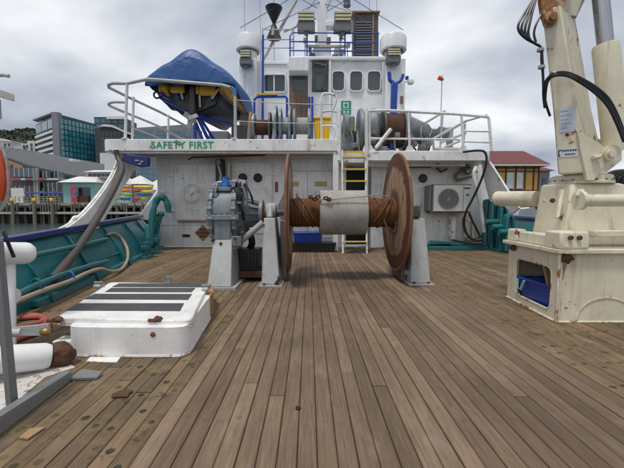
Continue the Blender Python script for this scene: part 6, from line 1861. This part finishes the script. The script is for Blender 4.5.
MB().hexa([(XP(-7,260),259,ZY(140.5,260)),(XP(15.5,260),259,ZY(141.5,260)),(XP(15.5,260),276,ZY(141.5,260)),(XP(-7,260),276,ZY(140.5,260))],[(XP(-7,260),259,ZY(136.5,260)),(XP(6,260),259,ZY(138.5,260)),(XP(6,260),276,ZY(138.5,260)),(XP(-7,260),276,ZY(136.5,260))]).build('roof', 'white_band', w1)
for (px, py) in ((0,144),(3,144.2),(9,145),(13,145),(5,149.5),(11,149.5)):
    MB().box(XP(px-1,260), XP(px+1,260), 259.8, 259.99, ZY(py+1.5,260), ZY(py-1.5,260)).build('window', 'dark_glass', w1)
w2 = thing('white_flats', 'white block of flats left of the glass tower', 'building', (XP(31,262), 262, zg))
MB().box(XP(25,262), XP(39,262), 262, 275, zg, ZY(143.5,262)).build('wall', 'white_band', w2)
MB().box(XP(32,262), XP(39,262), 261, 270, zg, ZY(141,262)).build('wall', 'white_band', w2)
for (px, py) in ((27.5,146.5),(30.5,146.5),(35,145),(28,149),(35,149),(31,153),(36,155)):
    MB().box(XP(px-1.1,261), XP(px+1.1,261), 260.8, 260.99, ZY(py+1.6,261), ZY(py-1.6,261)).build('window', 'office_glass', w2)
lbk = thing('brown_block', 'low brown brick block in front of the hillside', 'building', (XP(17,250), 250, zg))
MB().box(XP(-4,250), XP(25,250), 250, 256, zg, ZY(150,250)).build('wall', 'wood_chip', lbk)
for k in range(4): MB().box(XP(17.5+1.9*k,249.9), XP(18.4+1.9*k,249.9), 249.7, 249.99, ZY(160,250), ZY(146,250)).build('fin', 'white_band', lbk)

# ---- hills and ground
hm = MB(); vv = []; ff = []
nx, ny = 90, 14
def HILL(x, y):
    sy = min(1, max(0, (y-340)/170)); sy = sy*sy*(3-2*sy)
    ax_ = 106 if x < -380 else max(0, 106 - (x+380)*.35)
    return 2 + sy*(ax_ + 9*mnoise.noise(Vector((x*.012, y*.006, 3.1))) + 5*mnoise.noise(Vector((x*.04, y*.01, 1.1))))
for j in range(ny+1):
    for i in range(nx+1):
        x = -760 + i*(900/nx); y = 330 + j*20
        vv.append((x, y, HILL(x, y)))
for j in range(ny):
    for i in range(nx):
        a = j*(nx+1)+i; ff.append((a, a+1, a+nx+2, a+nx+1))
tag(hm.add(vv, ff).build('hills', 'hill_green'), 'wooded hills behind the city on the left', None, kind='structure')
tag(MB().box(-700, XP(182,120), 120, 330, -3, 2.4).build('ground', 'wharf_grey'), 'built up shore behind the wharf', None, kind='structure')
# wood on the hill: leaf clumps spread over the slope
r_ = random.Random(3); mb = MB()
for k in range(9000):
    x = r_.uniform(-560, -300); y = r_.uniform(400, 535)
    tall = 3 + 5*max(0, mnoise.noise(Vector((x*.05, y*.05, 0)))+.35)
    c = Vector((x, y, HILL(x, y) + r_.random()*tall)); s = r_.uniform(.9, 2.3)
    a = Vector((r_.uniform(-1,1), r_.uniform(-1,1), r_.uniform(-1,1))).normalized(); b_2 = a.orthogonal().normalized()
    mb.add([c+a*s, c+b_2*s, c-a*s*.8, c-b_2*s*.7], [(0,1,2,3)])
tag(mb.build('hillside_wood', 'leaf_dark', smooth=False), 'dark wood along the crest of the hill on the left', None, kind='stuff')

# ---- right hand shore
RD = 42
zr = ZY(197, RD)
rw = MB().box(XP(440,RD), 120, RD-2, 110, zr-3.8, zr).build('quay', 'pale_concrete'); tag(rw, 'concrete quay behind the right side of the boat', None, kind='structure')
MB().box(XP(440,RD), 120, RD-2.3, RD-2.001, zr-.5, zr+.05).build('quay_edge', 'white_band', rw)
yh = thing('timbered_house', 'yellow half timbered house with red hipped roof on the right shore', 'house', (XP(515,RD), RD, zr))
x0, x1 = XP(455,RD), XP(537.5,RD); zE = ZY(166, RD)
MB().box(x0, x1, RD, RD+9, zr, zE).build('wall', 'house_yellow', yh)
ov_ = .8
MB().hexa([(x0-ov_,RD-ov_,zE+.12),(x1+ov_,RD-ov_,zE+.12),(x1+ov_,RD+9.8,zE+.12),(x0-ov_,RD+9.8,zE+.12)], [(x0+3,RD+4.2,ZY(151,RD+4.2)),(XP(521,RD+4.2),RD+4.2,ZY(151,RD+4.2)),(XP(521,RD+4.2),RD+4.9,ZY(151,RD+4.2)),(x0+3,RD+4.9,ZY(151,RD+4.2))]).build('roof', 'roof_red', yh, smooth=False)
MB().box(x0-ov_, x1+ov_, RD-ov_, RD-ov_+.12, zE-.06, zE+.10).build('fascia', 'eave_white', yh)
MB().box(x1+ov_-.12, x1+ov_, RD-ov_+.121, RD+9.8, zE-.06, zE+.10).build('fascia', 'eave_white', yh)
for px in (495, 504.5, 514.5, 523.5, 532, 537):
    MB().box(XP(px-.6,RD), XP(px+.6,RD), RD-.08, RD-.001, zr, zE-.07).build('timber_post', 'timber', yh)
for py in (168, 171.5, 190.5):
    MB().box(x0, x1+.02, RD-.10, RD-.081, ZY(py+.55,RD), ZY(py-.55,RD)).build('timber_rail', 'timber', yh)
for (p0, p1) in ((505.3,513.6),(515.3,522.6)):
    a, b2 = W(p0, 189.5, RD), W(p1, 172.3, RD)
    w_ = MB().box(a.x, b2.x, RD-.05, RD-.002, a.z, b2.z).build('window', 'house_glass', yh)
    MB().box(a.x, b2.x, RD-.075, RD-.0505, a.z, a.z+.1).build('sill', 'timber', w_)
# lower wing of the house
MB().box(x1+.01, XP(548,RD+4), RD+4, RD+9, zr, ZY(171,RD+4)).build('wing_wall', 'rest_wall', yh)
MB().hexa([(x1+.3,RD+3.4,ZY(171,RD+4)),(XP(551,RD+4),RD+3.4,ZY(171,RD+4)),(XP(551,RD+4),RD+9.5,ZY(171,RD+4)),(x1+.3,RD+9.5,ZY(171,RD+4))],[(x1+.3,RD+6,ZY(165,RD+5)),(XP(545,RD+4),RD+6,ZY(165,RD+5)),(XP(545,RD+4),RD+7,ZY(165,RD+5)),(x1+.3,RD+7,ZY(165,RD+5))]).build('wing_roof', 'roof_red', yh, smooth=False)
MB().box(XP(541,RD+4), XP(545,RD+4), RD+3.9, RD+3.999, zr, ZY(178,RD+4)).build('door', 'office_glass', yh)
# low red roofed shed seen through the right railing
sh = thing('red_shed', 'low red roofed shed seen under the right railing', 'shed', (XP(468,55), 55, zr))
MB().box(XP(450,55), XP(484,55), 55, 58, zr, ZY(157,55)).build('wall', 'house_yellow', sh)
MB().hexa([(XP(448,55),54.5,ZY(157,55)),(XP(486,55),54.5,ZY(157,55)),(XP(486,55),58.5,ZY(157,55)),(XP(448,55),58.5,ZY(157,55))],[(XP(450,55),56,ZY(149,55)),(XP(484,55),56,ZY(149,55)),(XP(484,55),57,ZY(149,55)),(XP(450,55),57,ZY(149,55))]).build('roof', 'roof_red', sh)
# white dinghies below the house
for k, (p0, p1, py, D, lab) in enumerate(((500,520,203,36,'white dinghy moored left of the crane housing'),(516,540,206,33,'white dinghy with dark cover moored by the crane pipe'))):
    a, b2 = W(p0,py,D), W(p1,py,D); L = b2.x-a.x; vv = []; ff = []
    a.z = b2.z = -1.1 + .5
    for i in range(9):
        t = i/8; w = .8*math.sin(PI*min(1,.25+t*.75))**.7+.02
        vv += [(a.x+L*t, D-w, 1.0+.25*t), (a.x+L*t, D, -.2+.5*t), (a.x+L*t, D+w, 1.0+.25*t)]
    for i in range(8): ff += [(i*3,i*3+1,i*3+4,i*3+3),(i*3+1,i*3+2,i*3+5,i*3+4),(i*3,i*3+3,i*3+5,i*3+2)]
    ff += [(0,2,1),(24,25,26)]
    dn = thing('dinghy', lab, 'dinghy', ((a.x+b2.x)/2, D, 0), 'white dinghies')
    MB().add(vv, ff).build('hull', 'white_clean', dn)
    if k: MB().ball(((a.x+b2.x)/2+.6, D-.3, 1.2), .5, 8, (1.3,1,.5)).build('cover', 'black', dn)
# windsock
wk = thing('windsock', 'thin white pole with a small red windsock beyond the right railing', 'windsock', (XP(438.5,60), 60, zr))
MB().tube([(XP(438.5,60),60,zr),(XP(438.5,60),60,ZY(75,60))], .09, 6).build('pole', 'white_band', wk)
c = W(438.5, 77.5, 60)
MB().lathe([(0,.35),(.6,.30),(.95,.16)], c, (.85,.1,-.35), 12).build('sock', 'windsock', wk)
for o in bpy.data.objects:
    if '_o' in o.keys(): del o['_o']
